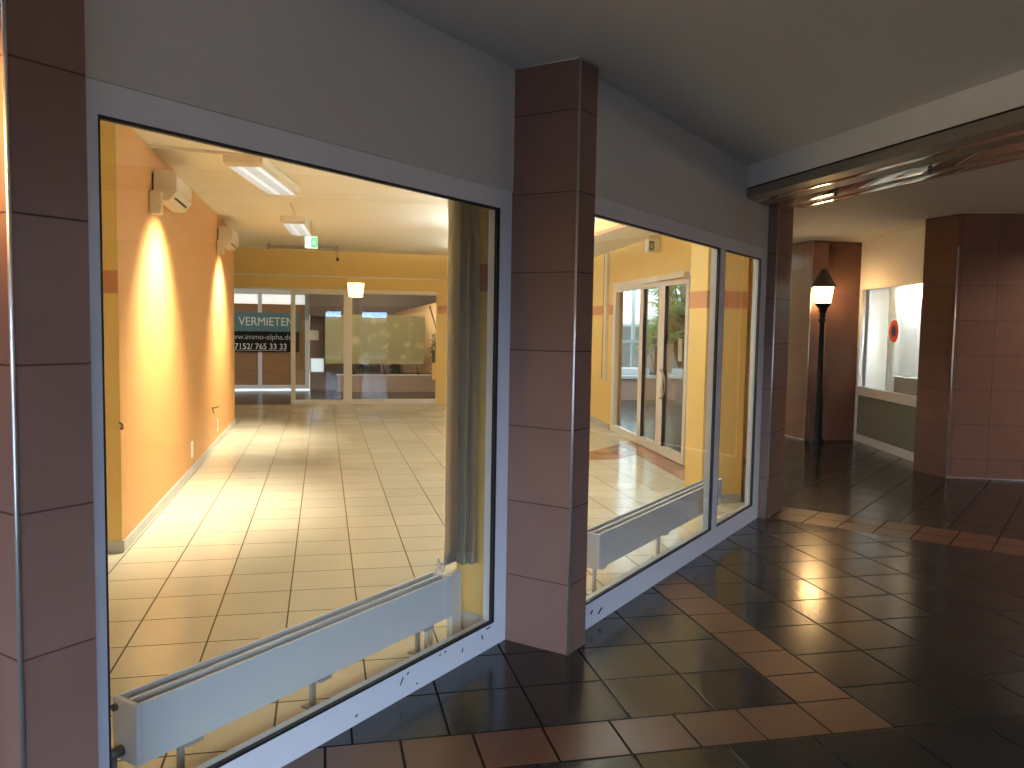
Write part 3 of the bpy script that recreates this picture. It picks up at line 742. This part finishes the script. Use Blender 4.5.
def pendant(x, y, label, z=2.50, ln=1.5, mat='panel_strong', top=CS):  # pendants added out of sight to brighten the shop
    t = thing('fill_pendant', (x, y, z), label, 'ceiling light', 'long unseen pendant lights added to light the shop')
    mb = MB(); mb.box(x-0.10, x+0.10, y-ln/2, y+ln/2, z, z+0.05); mb.build('housing', M['cream'], t)
    mb = MB(); mb.box(x-0.085, x+0.085, y-ln/2+0.03, y+ln/2-0.03, z-0.006, z); mb.build('lower_diffuser', M[mat], t)
    mb = MB(); mb.box(x-0.085, x+0.085, y-ln/2+0.03, y+ln/2-0.03, z+0.05, z+0.056); mb.build('upper_diffuser', M[mat+'_up'], t)
    for k in (-1, 1):
        mb = MB(); mb.tube([(x, y+k*ln*0.35, z+0.05), (x, y+k*ln*0.35, top)], 0.004, 6); mb.build('hanger', M['cream'], t)
pendant(0.55, 4.95, 'long unseen pendant light added just inside the large window', 2.50, 1.5, 'panel_weak')
pendant(2.10, 7.8, 'long added pendant light hidden behind the drawn blind')
pendant(2.00, 6.05, 'long unseen pendant light added above the far radiator')
pendant(2.95, 13.0, 'long unseen pendant light added near the back of the shop behind the blind')
pendant(2.30, 10.2, 'long unseen pendant light added deep in the shop behind the blind')
def globe(x, y, label, m, top, z=2.42, r=0.15):  # globes added out of view to lift the passage and hall
    t = thing('fill_globe', (x, y, z), label, 'ceiling light', 'opal globe lamps added out of direct sight')
    prof = [(max(0.001, r*math.sin(PI*k/16)), z-r*math.cos(PI*k/16)) for k in range(17)]
    mb = MB(); mb.lathe(prof, (x, y, 0), 24); mb.build('globe', m, t)
    mb = MB(); mb.tube([(x, y, z+r-0.01), (x, y, top-0.01)], 0.012, 8); mb.build('stem', M['dullmetal'], t)
    mb = MB(); mb.lathe([(0.06, top-0.03), (0.07, top-0.001)], (x, y, 0), 16); mb.build('ceiling_rose', M['dullmetal'], t)
globe(2.5, -1.3, 'opal globe lamp added behind the viewer to light the dark passage', M['globe_passage'], CP)
globe(9.0, -0.2, 'unseen opal globe lamp added far to the side of the hall', M['globe_hall'], CH, 2.25)
for x, y, l_ in ((7.35, 6.15, 'added hall downlight nearest the bright metal corner, outside the picture'), (8.35, 5.75, 'middle added hall downlight outside the picture'),
                (9.40, 5.35, 'added hall downlight farthest right, outside the picture')):
    t = thing('fill_downlight', (x, y, CH), l_, 'ceiling light', 'unseen downlights added by the right brown wall')  # added unseen downlights that brighten the right hall wall
    mb = MB(); mb.lathe([(0.075, CH-0.001), (0.10, CH-0.001), (0.10, CH-0.010), (0.075, CH-0.010)], (x, y, 0), 24); mb.build('trim_ring', M['frame'], t)
    sl_ = bpy.data.lights.new('downlight_fill_spot', 'SPOT'); sl_.energy = 80.0; sl_.color = (1.0, 0.90, 0.78); sl_.spot_size = math.radians(152); sl_.spot_blend = 0.6; sl_.shadow_soft_size = 0.05
    so_ = bpy.data.objects.new('downlight_fill_spot', sl_); C.objects.link(so_); so_.location = (x, y, CH-0.03)
mb = MB(); mb.prism([(-1.3, 6.86), (-0.62, 6.98), (-0.62, 7.01), (-1.3, 6.89)], CS-0.022, CS-0.001)
tag(mb.build('cable_duct', M['cream']), 'thin cream cable duct on the ceiling from wall to near light', 'cable duct')
mb = MB(); mb.tube([(-0.36, 9.75, CS-0.006), (-0.34, 10.93, CS-0.006)], 0.008, 6)
tag(mb.build('ceiling_cable', M['cream']), 'short cable on the ceiling between the two box lights', 'cable')

def wall_unit(y, z, label, yl, hl, top):
    t = thing('wall_unit', (-1.3, y, z), label, 'wall unit', 'box units high on the orange wall')
    x0, x1 = -1.285, -1.115
    mb = MB()                                             # body: rounded front, chamfered chin
    prof = [(x0, 0.235), (x1-0.05, 0.235), (x1-0.012, 0.222), (x1, 0.195), (x1, 0.07), (x1-0.06, 0.0), (x0+0.02, 0.0), (x0, 0.03)]
    n = len(prof)
    vs = [(px, y, z+pz) for px, pz in prof]+[(px, y+yl, z+pz) for px, pz in prof]
    fs = [list(range(n)), list(range(n, 2*n))[::-1]]+[(i, n+i, n+(i+1) % n, (i+1) % n) for i in range(n)]
    mb.add(vs, fs); mb.build('housing', M['cream'], t, bevel=0.006)
    mb = MB(); mb.obox((x1-0.03, y+yl*0.5, z+0.034), (0.0, yl*0.36, 0), Vector((0.06, 0, 0.07)).normalized()*0.008, Vector((0.07, 0, -0.06)).normalized()*0.003)
    mb.build('slot', M['gasket'], t)
    mb = MB(); mb.box(-1.3, x0, y+0.03, y+yl-0.03, z+0.03, z+0.21); mb.build('wall_plate', M['black'], t)
    mb = MB(); mb.box(-1.295, -1.215, y-0.11+hl, y-0.005+hl, z-0.115, z+0.06); mb.build('side_box', M['cream'], t, bevel=0.004)
    l = bpy.data.lights.new('flood', 'SPOT'); l.energy = SPOT_E; l.color = (1.0, 0.92, 0.72); l.spot_size = math.radians(100); l.spot_blend = 1.0
    l.shadow_soft_size = 0.07
    lo_ = bpy.data.objects.new('bulb', l); C.objects.link(lo_); lo_.location = (-0.60, y+0.20+hl, 2.56); lo_.rotation_euler = (0, math.radians(26), 0)
    return t
SPOT_E = 760.0
wall_unit(7.0, 2.475, 'cream wall-mounted box unit with slotted chin, the nearer one on the orange wall', 0.76, 0.0, 2.7)
wall_unit(11.1, 2.495, 'cream wall-mounted box unit at the far end of the orange wall', 0.80, 0.03, 2.7)
# sockets and hook on the orange wall
def socket(y, z, label):
    t = thing('wall_socket', (-1.3, y, z), label, 'socket', 'sockets low on the orange wall')
    mb = MB(); mb.box(-1.3, -1.288, y-0.045, y+0.045, z-0.082, z+0.082); mb.build('plate', M['white'], t, bevel=0.003)
    mb = MB()
    for dz in (-0.037, 0.037): mb.obox((-1.2865, y, z+dz), (0.0015, 0, 0), (0, 0.026, 0), (0, 0, 0.026))
    mb.build('insert', M['frame_in'], t)
socket(8.86, 0.245, 'white double wall socket low on the orange wall, nearer one')
socket(10.94, 0.24, 'white double wall socket low on the orange wall, farther one')
mb = MB(); mb.tube([(-1.3, 10.50, 0.50), (-1.25, 10.50, 0.505), (-1.24, 10.62, 0.51), (-1.24, 10.68, 0.50)], 0.008, 6); mb.tube([(-1.3, 10.50, 0.50), (-1.28, 10.50, 0.43)], 0.006, 6)
tag(mb.build('wall_hook', M['stem']), 'small dark hook on the orange wall above the far socket', 'hook')
mb = MB(); mb.tube([(-1.302, 5.88, 0.83), (-1.285, 5.855, 0.83), (-1.285, 5.855, 0.86), (-1.305, 5.86, 0.875)], 0.008, 6)
tag(mb.build('corner_clip', M['stem']), 'small brown clip on the near corner of the orange wall', 'clip')

# exit sign with running figure, hung from the ceiling
ex = thing('exit_sign', (-0.15, 11.35, CS), 'lit green exit sign hanging from the shop ceiling', 'sign')
X0, X1, Zb, Zt = -0.235, -0.075, 2.515, 2.665
yE = 11.3
mb = MB(); mb.box(X0, X1, yE, yE+0.05, Zb, Zt); mb.build('case', M['sign_white'], ex)
mb = MB(); mb.box(X0+0.075, X1-0.004, yE-0.003, yE, Zb+0.008, Zt-0.012); mb.build('green_field', M['sign_green'], ex)
def fig(mb, cx, y, cz, k):
    for a, b, r in (((0, 1.0), (0.0, 0.35), 0.10), ((0.0, 0.35), (0.35, 0.0), 0.08), ((0.35, 0), (0.3, -0.4), 0.07), ((0.0, 0.35), (-0.3, 0.05), 0.08), ((-0.3, 0.05), (-0.65, 0.02), 0.07),
                    ((0, 0.9), (0.35, 0.65), 0.06), ((0.35, 0.65), (0.6, 0.8), 0.05), ((0, 0.9), (-0.35, 0.75), 0.06), ((-0.35, 0.75), (-0.45, 0.45), 0.05)):
        mb.tube([(cx+a[0]*k, y, cz+a[1]*k), (cx+b[0]*k, y, cz+b[1]*k)], r*k, 6)
    mb.lathe([(0.01*k, -0.16*k), (0.15*k, -0.05*k), (0.15*k, 0.05*k), (0.01*k, 0.16*k)], (cx+0.08*k, y, cz+1.25*k), 10)
mb = MB(); fig(mb, X0+0.113, yE-0.004, Zb+0.05, 0.045); mb.build('running_figure', M['sign_white'], ex)
mb = MB(); mb.prism([(X0+0.02, yE-0.003), (X0+0.06, yE-0.003), (X0+0.06, yE-0.001), (X0+0.02, yE-0.001)], Zb+0.06, Zb+0.072)
mb.build('arrow', M['sign_green'], ex)
mb = MB(); mb.tube([(-0.155, yE+0.025, Zt), (-0.155, yE+0.025, CS)], 0.006, 8); mb.build('hanger', M['cream'], ex)
# unlit sign above the side door
e2_ = thing('exit_sign', (3.95, 9.6, 2.62), 'boxy exit sign with dark green face above the glazed side door', 'sign')
mb = MB(); mb.box(3.855, 4.0, 9.6, 9.72, 2.475, 2.625); mb.build('case', M['white'], e2_, bevel=0.004)
mb = MB(); mb.box(3.862, 3.925, 9.594, 9.6, 2.49, 2.60); mb.build('green_field', M['sign_dark'], e2_)
mb = MB(); fig(mb, 3.893, 9.593, 2.515, 0.045); mb.build('running_figure', M['letter'], e2_)
mb = MB(); mb.box(3.87, WX(9.7)+0.005, 9.64, 9.68, 2.625, 2.68); mb.build('bracket', M['cream'], e2_)
# dark rail below the ceiling near the back wall
rl = thing('curtain_rail', (-0.3, 14.9, CS), 'dark grey rail hanging under the ceiling near the back wall', 'rail')
mb = MB(); mb.box(-0.92, 0.245, 14.85, 14.93, 2.795, 2.845); mb.build('rail', M['dullmetal'], rl)
mb = MB(); mb.box(-0.93, -0.89, 14.85, 14.93, 2.775, CS); mb.build('bracket', M['dullmetal'], rl)
mb = MB(); mb.box(0.21, 0.245, 14.85, 14.93, 2.775, CS); mb.build('bracket', M['dullmetal'], rl)
mb = MB(); mb.tube([(0.235, 14.86, 2.78), (0.238, 14.86, 2.66)], 0.005, 6); mb.lathe([(0.02, -0.05), (0.026, -0.02), (0.02, 0.01)], (0.238, 14.86, 2.66), 10); mb.build('pull_cord', M['gasket'], rl)

# ------------------------------------------------------------------ corridor behind the back wall
mb = MB(); mb.box(-6, 4.6, 19.62, 19.8, 2.28, 3.2); mb.box(-0.30, 4.6, 19.62, 19.8, 0, 2.28); mb.box(-6, -3.4, 19.62, 19.8, 0, 2.28)
struct(mb.build('wall_corridor', M['plaster']), 'brownish corridor wall beyond the sliding door', 'wall')
mb = MB(); mb.box(-6.2, -6.0, 16.0, 19.8, 0, 3.2)
struct(mb.build('wall_corridor_end', M['plaster']), 'plaster end wall of the corridor', 'wall')
mb = MB(); mb.box(-6.2, 4.7, 16.1, 19.8, 3.0, 3.08)
struct(mb.build('ceiling_corridor', M['ceil']), 'ceiling of the corridor behind the shop', 'ceiling')
# opposite shop window: white frame, lit transoms, wooden panels
w4 = thing('window_4', (-1.7, 19.55, 0), 'opposite shop front of white frames and brown wood panels', 'window', kind='structure')
yo0, yo1 = 19.52, 19.60
mb = MB(); mb.box(-3.4, -0.308, yo0, yo1, 2.152, 2.28); mb.box(-3.4, -0.308, yo0, yo1, 0.03, 0.114)
for a, b in ((-3.4, -3.3), (-2.46, -2.37), (-1.433, -1.346), (-0.407, -0.308)): mb.box(a, b, yo0, yo1, 0.114, 2.152)
mb.build('frame', M['frame'], w4)
for a, b in ((-3.3, -2.46), (-2.37, -1.433), (-1.346, -0.407)):
    mb = MB(); mb.box(a, b, yo0+0.05, yo0+0.06, 1.94, 2.152); mb.build('transom_pane', M['lit_transom'], w4)
    mb = MB(); mb.box(a, b, yo0+0.03, yo0+0.07, 0.114, 1.94); mb.build('wood_panel', M['wood'], w4)
# to-let sign
sn = thing('to_let_sign', (-1.5, 19.50, 1.3), 'teal and black to-let sign reading VERMIETEN on the opposite shop front', 'sign')
mb = MB(); mb.box(-2.62, -0.529, 19.49, 19.51, 1.322, 1.745); mb.build('teal_field', M['teal'], sn)
mb = MB(); mb.box(-2.62, -0.529, 19.49, 19.51, 0.866, 1.322); mb.build('black_field', M['nearblack'], sn)
def text(body, ref, refw, xr, z, m, parent, name, yy=19.487, height=None):
    def mk(b):
        cu = bpy.data.curves.new('txt', 'FONT'); cu.body = b; cu.size = 1.0; cu.extrude = 0.01
        ob = bpy.data.objects.new('txt', cu); C.objects.link(ob)
        bpy.context.view_layer.update()
        me = bpy.data.meshes.new_from_object(ob.evaluated_get(bpy.context.evaluated_depsgraph_get()))
        bpy.data.objects.remove(ob); return me
    xs = [v.co.x for v in mk(ref).vertices]; k = refw/(max(xs)-min(xs))
    me = mk(body)
    xr0 = max(v.co.x for v in me.vertices); zmin = 0.0
    kz = k
    if height:
        hs = [v.co.y for v in mk('E').vertices]; kz = height/(max(hs)-min(hs))
    org = world_origin(parent)
    for v in me.vertices:
        x_, y_, z_ = v.co
        v.co = Vector((xr+(x_-xr0)*k, yy-z_*0.15, z+y_*kz))-org
    me.materials.append(m); me.name = name
    o_ = bpy.data.objects.new(name, me); C.objects.link(o_); o_.parent = parent
    return o_
text('ZU  VERMIETEN', 'VERMIETEN', 1.19, -0.655, 1.455, M['letter'], sn, 'headline_lettering', height=0.182)
text('www.immo-alpha.de', 'ww.immo-alpha.de', 1.30, -0.690, 1.145, M['letter_dim'], sn, 'web_lettering', height=0.115)
text('07152/ 765 33 33', '7152/ 765 33 33', 1.115, -0.812, 0.925, M['letter'], sn, 'phone_lettering', height=0.125)
mb = MB(); mb.box(-2.02, -0.812, 19.486, 19.489, 0.895, 0.903); mb.build('underline', M['letter'], sn)

mb = MB(); mb.box(-0.40, -0.10, 19.49, 19.515, 1.14, 1.36)
tag(mb.build('paper_notice', M['paper']), 'pale blank notice beside the to-let sign at the end of the white frame', 'notice')
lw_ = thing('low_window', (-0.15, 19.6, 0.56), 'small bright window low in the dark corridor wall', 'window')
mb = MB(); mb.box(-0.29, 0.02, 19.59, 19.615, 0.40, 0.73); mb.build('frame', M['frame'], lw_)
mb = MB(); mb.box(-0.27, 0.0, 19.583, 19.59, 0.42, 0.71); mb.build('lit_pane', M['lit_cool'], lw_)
# planter with shrub, display board on two feet
pl = thing('planter', (1.8, 19.2, 0), 'low stone planter with pale ledge in the corridor behind the shop', 'planter')
mb = MB(); mb.box(0.30, 4.4, 18.98, 19.08, 0, 0.36); mb.box(0.30, 0.40, 19.08, 19.6, 0, 0.36); mb.build('stone_wall', M['stone'], pl)
mb = MB(); mb.box(0.28, 4.42, 18.95, 19.12, 0.36, 0.395); mb.build('ledge', M['ledge'], pl)
mb = MB(); mb.box(0.40, 4.4, 19.12, 19.6, 0.20, 0.33); mb.build('soil', M['soil'], pl)
bo = thing('display_board', (1.05, 19.0, 0.395), 'large olive display sheet on thin legs above the stone planter', 'display board')
kx = 19.04/17.4
def bx_(x): return x*kx
def bz_(z): return 1.55+(z-1.55)*kx
mb = MB(); mb.box(bx_(0.032), bx_(2.072), 19.03, 19.05, bz_(0.71), bz_(1.717)); mb.build('sheet', M['sheet'], bo)
mb = MB(); mb.box(bx_(0.352), bx_(0.372), 19.022, 19.03, bz_(0.71), bz_(1.717)); mb.build('seam', M['sheet'], bo)
for x in (0.62, 1.24, 1.93):
    mb = MB(); mb.tube([(bx_(x)-0.05, 19.04, bz_(0.75)), (bx_(x), 19.03, 0.40)], 0.010, 6); mb.box(bx_(x)-0.03, bx_(x)+0.03, 19.0, 19.06, 0.395, 0.43); mb.build('leg', M['iron'], bo)
# stair soffit rising to the right and the warm wall behind it
mb = MB(); mb.add([(0.9, 19.10, 1.60), (4.6, 19.10, 2.62), (4.6, 19.10, 3.0), (-0.3, 19.10, 3.0), (-0.3, 19.10, 1.70), (0.9, 19.6, 1.60), (4.6, 19.6, 2.62), (4.6, 19.6, 3.0), (-0.3, 19.6, 3.0), (-0.3, 19.6, 1.70)],
       [(0, 1, 2, 3, 4), (9, 8, 7, 6, 5), (0, 5, 6, 1), (4, 9, 5, 0), (1, 6, 7, 2), (3, 2, 7, 8), (3, 8, 9, 4)])
struct(mb.build('stair_slab', M['stair']), 'sloping underside of the stairs above the corridor planter', 'stairs')
mb = MB(); mb.box(1.3, 4.6, 19.56, 19.61, 0.4, 2.6)
struct(mb.build('wall_under_stairs', M['warmwall']), 'warmly lit wall under the sloping stairs', 'wall')
mb = MB(); mb.tube([(2.40, 19.3, 1.97), (2.56, 19.3, 1.45)], 0.016, 8)
tag(mb.build('handrail_post', M['stem']), 'slanting dark rod before the warm wall under the stairs', 'rod')

def leaf_blade(mb, base, d, ln, w, droop, mi=0):
    """a folded, drooping blade from base along d"""
    d = Vector(d).normalized(); side = d.cross(Vector((0, 0, 1)))
    if side.length < 0.1: side = Vector((1, 0, 0))
    side.normalize(); n = 4
    vs = []
    for i in range(n+1):
        t = i/n; p = Vector(base)+d*(ln*t)+Vector((0, 0, -droop*t*t*ln)); ww = w*math.sin(PI*(0.12+0.88*t)**0.8)*0.5 if t < 1 else 0.001
        vs += [p-side*ww, p+Vector((0, 0, -ww*0.35)), p+side*ww]
    fs = []
    for i in range(n):
        a = 3*i; fs += [(a, a+1, a+4, a+3), (a+1, a+2, a+5, a+4)]
    mb.add(vs, fs, mi, True)
def shrub(loc, label, r, h, n, m, group=None):
    t = thing('shrub', loc, label, 'plant', group)
    st = MB(); lf = MB(); x, y, z = loc
    for k in range(9):
        a = random.uniform(0, 2*PI); rr = random.uniform(0.3, 1)*r; hh = h*random.uniform(0.5, 1)
        tip = (x+rr*math.cos(a), y+rr*math.sin(a), z+hh); st.tube([(x+0.1*math.cos(a), y+0.1*math.sin(a), z), tip], [0.012, 0.005], 6)
        for j in range(n):
            f = random.uniform(0.2, 1); b = Vector((x, y, z)).lerp(Vector(tip), f)
            q = random.uniform(0, 2*PI); leaf_blade(lf, b, (math.cos(q), math.sin(q), random.uniform(-0.1, 0.8)), random.uniform(0.1, 0.2), 0.06, 0.4)
    st.build('stems', M['stem'], t); lf.build('foliage', m, t)
shrub((2.58, 19.30, 0.33), 'dark leafy shrub at the right end of the stone planter', 0.14, 1.15, 26, M['leaf_dark'])
shrub((0.95, 19.34, 0.33), 'low dark shrub under the display sheet', 0.12, 0.35, 18, M['leaf_dark'])
shrub((1.65, 19.34, 0.33), 'low dark shrub behind the legs of the display sheet', 0.12, 0.38, 18, M['leaf_dark'])
# yellow chair-like leaflet stand by the right pier
mb = MB(); mb.prism([(2.04, 15.94), (2.14, 15.94), (2.14, 16.0), (2.04, 16.0)], 0.48, 0.80)
tag(mb.build('leaflet_holder', M['yellow'], bevel=0.004), 'small yellow holder on the frame right of the fixed pane', 'holder')

# ------------------------------------------------------------------ planted court outside the side door
mb = MB(); mb.prism([(4.60, 13.0), (4.74, 13.0), (4.80, 13.4), (4.65, 13.4)], 0, CH)
struct(mb.build('pier_court', M['hall_a']), 'narrow dark pier just outside the glazed door', 'pier')
pr = thing('planter', (8, 16.9, 0), 'long low planter wall with pale ledge in the bright court', 'planter')
mb = MB(); mb.box(5.1, 12, 16.75, 16.95, 0, 0.46); mb.build('stone_wall', plain('court_stone', (0.48, 0.30, 0.21), 0.4, vary=0.12, scale=4.0), pr)
mb = MB(); mb.box(5.08, 12, 16.70, 16.99, 0.46, 0.515); mb.build('ledge', M['ledge'], pr)
mb = MB(); mb.box(5.1, 12, 16.99, 19.4, 0.2, 0.44); mb.build('soil', M['soil'], pr)
mb = MB(); mb.box(6.3, 6.95, 17.05, 17.5, 0.44, 0.66); mb.box(7.35, 8.3, 17.05, 17.6, 0.44, 0.64)
tag(mb.build('stone_block', M['ledge'], bevel=0.01), 'pale stone blocks lying behind the planter ledge', 'stone block')
mb = MB(); mb.lathe([(0.16, 0.44), (0.16, 3.4)], (6.62, 19.0, 0), 24)
struct(mb.build('column_court', M['whitewall']), 'round pale column in the bright court', 'column')
# glass front of the court: mullions only, daylight beyond
cw = thing('window_5', (8, 19.6, 0), 'tall glazed front of the planted court', 'window', kind='structure')
for x in (4.9, 6.2, 7.5, 8.8, 10.1, 11.4):
    mb = MB(); mb.box(x-0.035, x+0.035, 19.5, 19.6, 0, 3.4); mb.build('mullion', M['frame'], cw)
for z in (0.06, 1.2, 2.7):
    mb = MB(); mb.box(4.9, 11.4, 19.51, 19.59, z-0.03, z+0.03); mb.build('transom', M['frame'], cw)
mb = MB(); mb.box(4.9, 11.4, 19.545, 19.555, 0.09, 3.4); mb.build('pane', M['glass'], cw)
def palm(loc, label, nl, h, spread):
    t = thing('fan_palm', loc, label, 'palm', 'fan palms in the court planter')
    x, y, z = loc; st = MB(); lf = MB()
    for k in range(nl):
        a = 2*PI*k/nl+random.uniform(-0.3, 0.3); hh = h*random.uniform(0.35, 1.0); rr = spread*random.uniform(0.3, 1.0)
        tip = Vector((x+rr*math.cos(a), y+rr*math.sin(a), z+hh))
        st.tube([(x+0.06*math.cos(a), y+0.06*math.sin(a), z), (x+rr*0.45*math.cos(a), y+rr*0.45*math.sin(a), z+hh*0.7), tip], [0.016, 0.011, 0.007], 6)
        out = Vector((math.cos(a), math.sin(a), 0.1)); side = Vector((-math.sin(a), math.cos(a), 0))
        nb = 13
        for j in range(nb):
            q = math.radians(-125+250*j/(nb-1))
            d = out*math.cos(q)+side*math.sin(q)+Vector((0, 0, 0.25*math.cos(q)))
            leaf_blade(lf, tip, d, random.uniform(0.34, 0.46), 0.05, 0.35)
    st.build('stalks', M['stem'], t); lf.build('fronds', M['leaf'], t)
palm((8.0, 17.6, 0.44), 'dense fan palm filling the right leaf of the glazed door', 120, 2.5, 0.72)
palm((7.95, 19.0, 0.44), 'low fan palm behind the middle pane of the glazed door', 18, 1.3, 0.40)
palm((9.3, 17.9, 0.44), 'fan palm at the right end of the court, mostly hidden', 20, 2.4, 0.6)

# ------------------------------------------------------------------ lights
def area(name, loc, rot, sx, sy, e, col):
    l = bpy.data.lights.new(name, 'AREA'); l.shape = 'RECTANGLE'; l.size = sx; l.size_y = sy; l.energy = e; l.color = col
    o = bpy.data.objects.new(name, l); C.objects.link(o); o.location = loc; o.rotation_euler = rot; return o
# area lamps for the daylight entering by the shaped openings in the rear wall
area('sky_outside_opening', (-4.4, -7.6, 4.6), (math.radians(80), 0, math.radians(-16)), 8.0, 4.4, 5200.0, (0.66, 0.80, 1.0))
area('sky_outside_doorway', (1.5, -8.0, 3.8), (math.radians(82), 0, 0), 5.0, 4.0, 1500.0, (0.20, 0.45, 1.0))
# added unseen lamps brightening the corridor and its display board
area('corridor_fill', (1.0, 16.36, 2.5), (math.radians(55), 0, 0), 1.4, 0.2, 45.0, (1.0, 0.80, 0.60))
area('corridor_fill', (-2.2, 17.9, 2.98), (0, 0, 0), 0.4, 1.0, 14.0, (1.0, 0.80, 0.60))
l = bpy.data.lights.new('stair_lamp', 'POINT'); l.energy = 60.0; l.color = (1.0, 0.75, 0.42); l.shadow_soft_size = 0.08
o = bpy.data.objects.new('stair_lamp', l); C.objects.link(o); o.location = (3.2, 19.25, 1.75)

w_ = bpy.data.worlds.new('World'); bpy.context.scene.world = w_; w_.use_nodes = True
nt = w_.node_tree; bg = nt.nodes['Background']
tc = nt.nodes.new('ShaderNodeTexCoord'); sp = nt.nodes.new('ShaderNodeSeparateXYZ'); rp = nt.nodes.new('ShaderNodeValToRGB')
nt.links.new(tc.outputs['Generated'], sp.inputs[0]); nt.links.new(sp.outputs[2], rp.inputs[0]); nt.links.new(rp.outputs[0], bg.inputs[0])
el = rp.color_ramp.elements
el[0].position = 0.0; el[0].color = (0.10, 0.11, 0.11, 1)
el[1].position = 0.7; el[1].color = (0.55, 0.78, 1.0, 1)
e_ = el.new(0.012); e_.color = (0.80, 0.93, 1.0, 1)
bg.inputs[1].default_value = 3.4

# ------------------------------------------------------------------ camera
cam = bpy.data.cameras.new('camera'); co = bpy.data.objects.new('camera', cam); C.objects.link(co)
Rr = [[0.9752850373109448, 0.0005826805165154592, 0.22094966956482348], [-0.22033351894948675, -0.07211046293687373, 0.9727554788138517], [0.016499588622907204, -0.9973964816553372, -0.07019987148727125]]
m = Matrix(((Rr[0][0], -Rr[0][1], -Rr[0][2], 0), (Rr[1][0], -Rr[1][1], -Rr[1][2], 0), (Rr[2][0], -Rr[2][1], -Rr[2][2], 1.54964), (0, 0, 0, 1)))
co.matrix_world = m
cam.sensor_width = 36.0; cam.lens = 832.83/1024*36.0; cam.clip_start = 0.05
S = bpy.context.scene
S.camera = co
S.view_settings.view_transform = 'Standard'; S.view_settings.look = 'None'; S.view_settings.gamma = 1.0
S.view_settings.exposure = 0.0; S.view_settings.use_curve_mapping = False
try:
    S.cycles.use_denoising = True; S.cycles.max_bounces = 10; S.cycles.diffuse_bounces = 6; S.cycles.transparent_max_bounces = 16
    S.cycles.glossy_bounces = 5; S.cycles.sample_clamp_indirect = 6.0
except Exception: pass
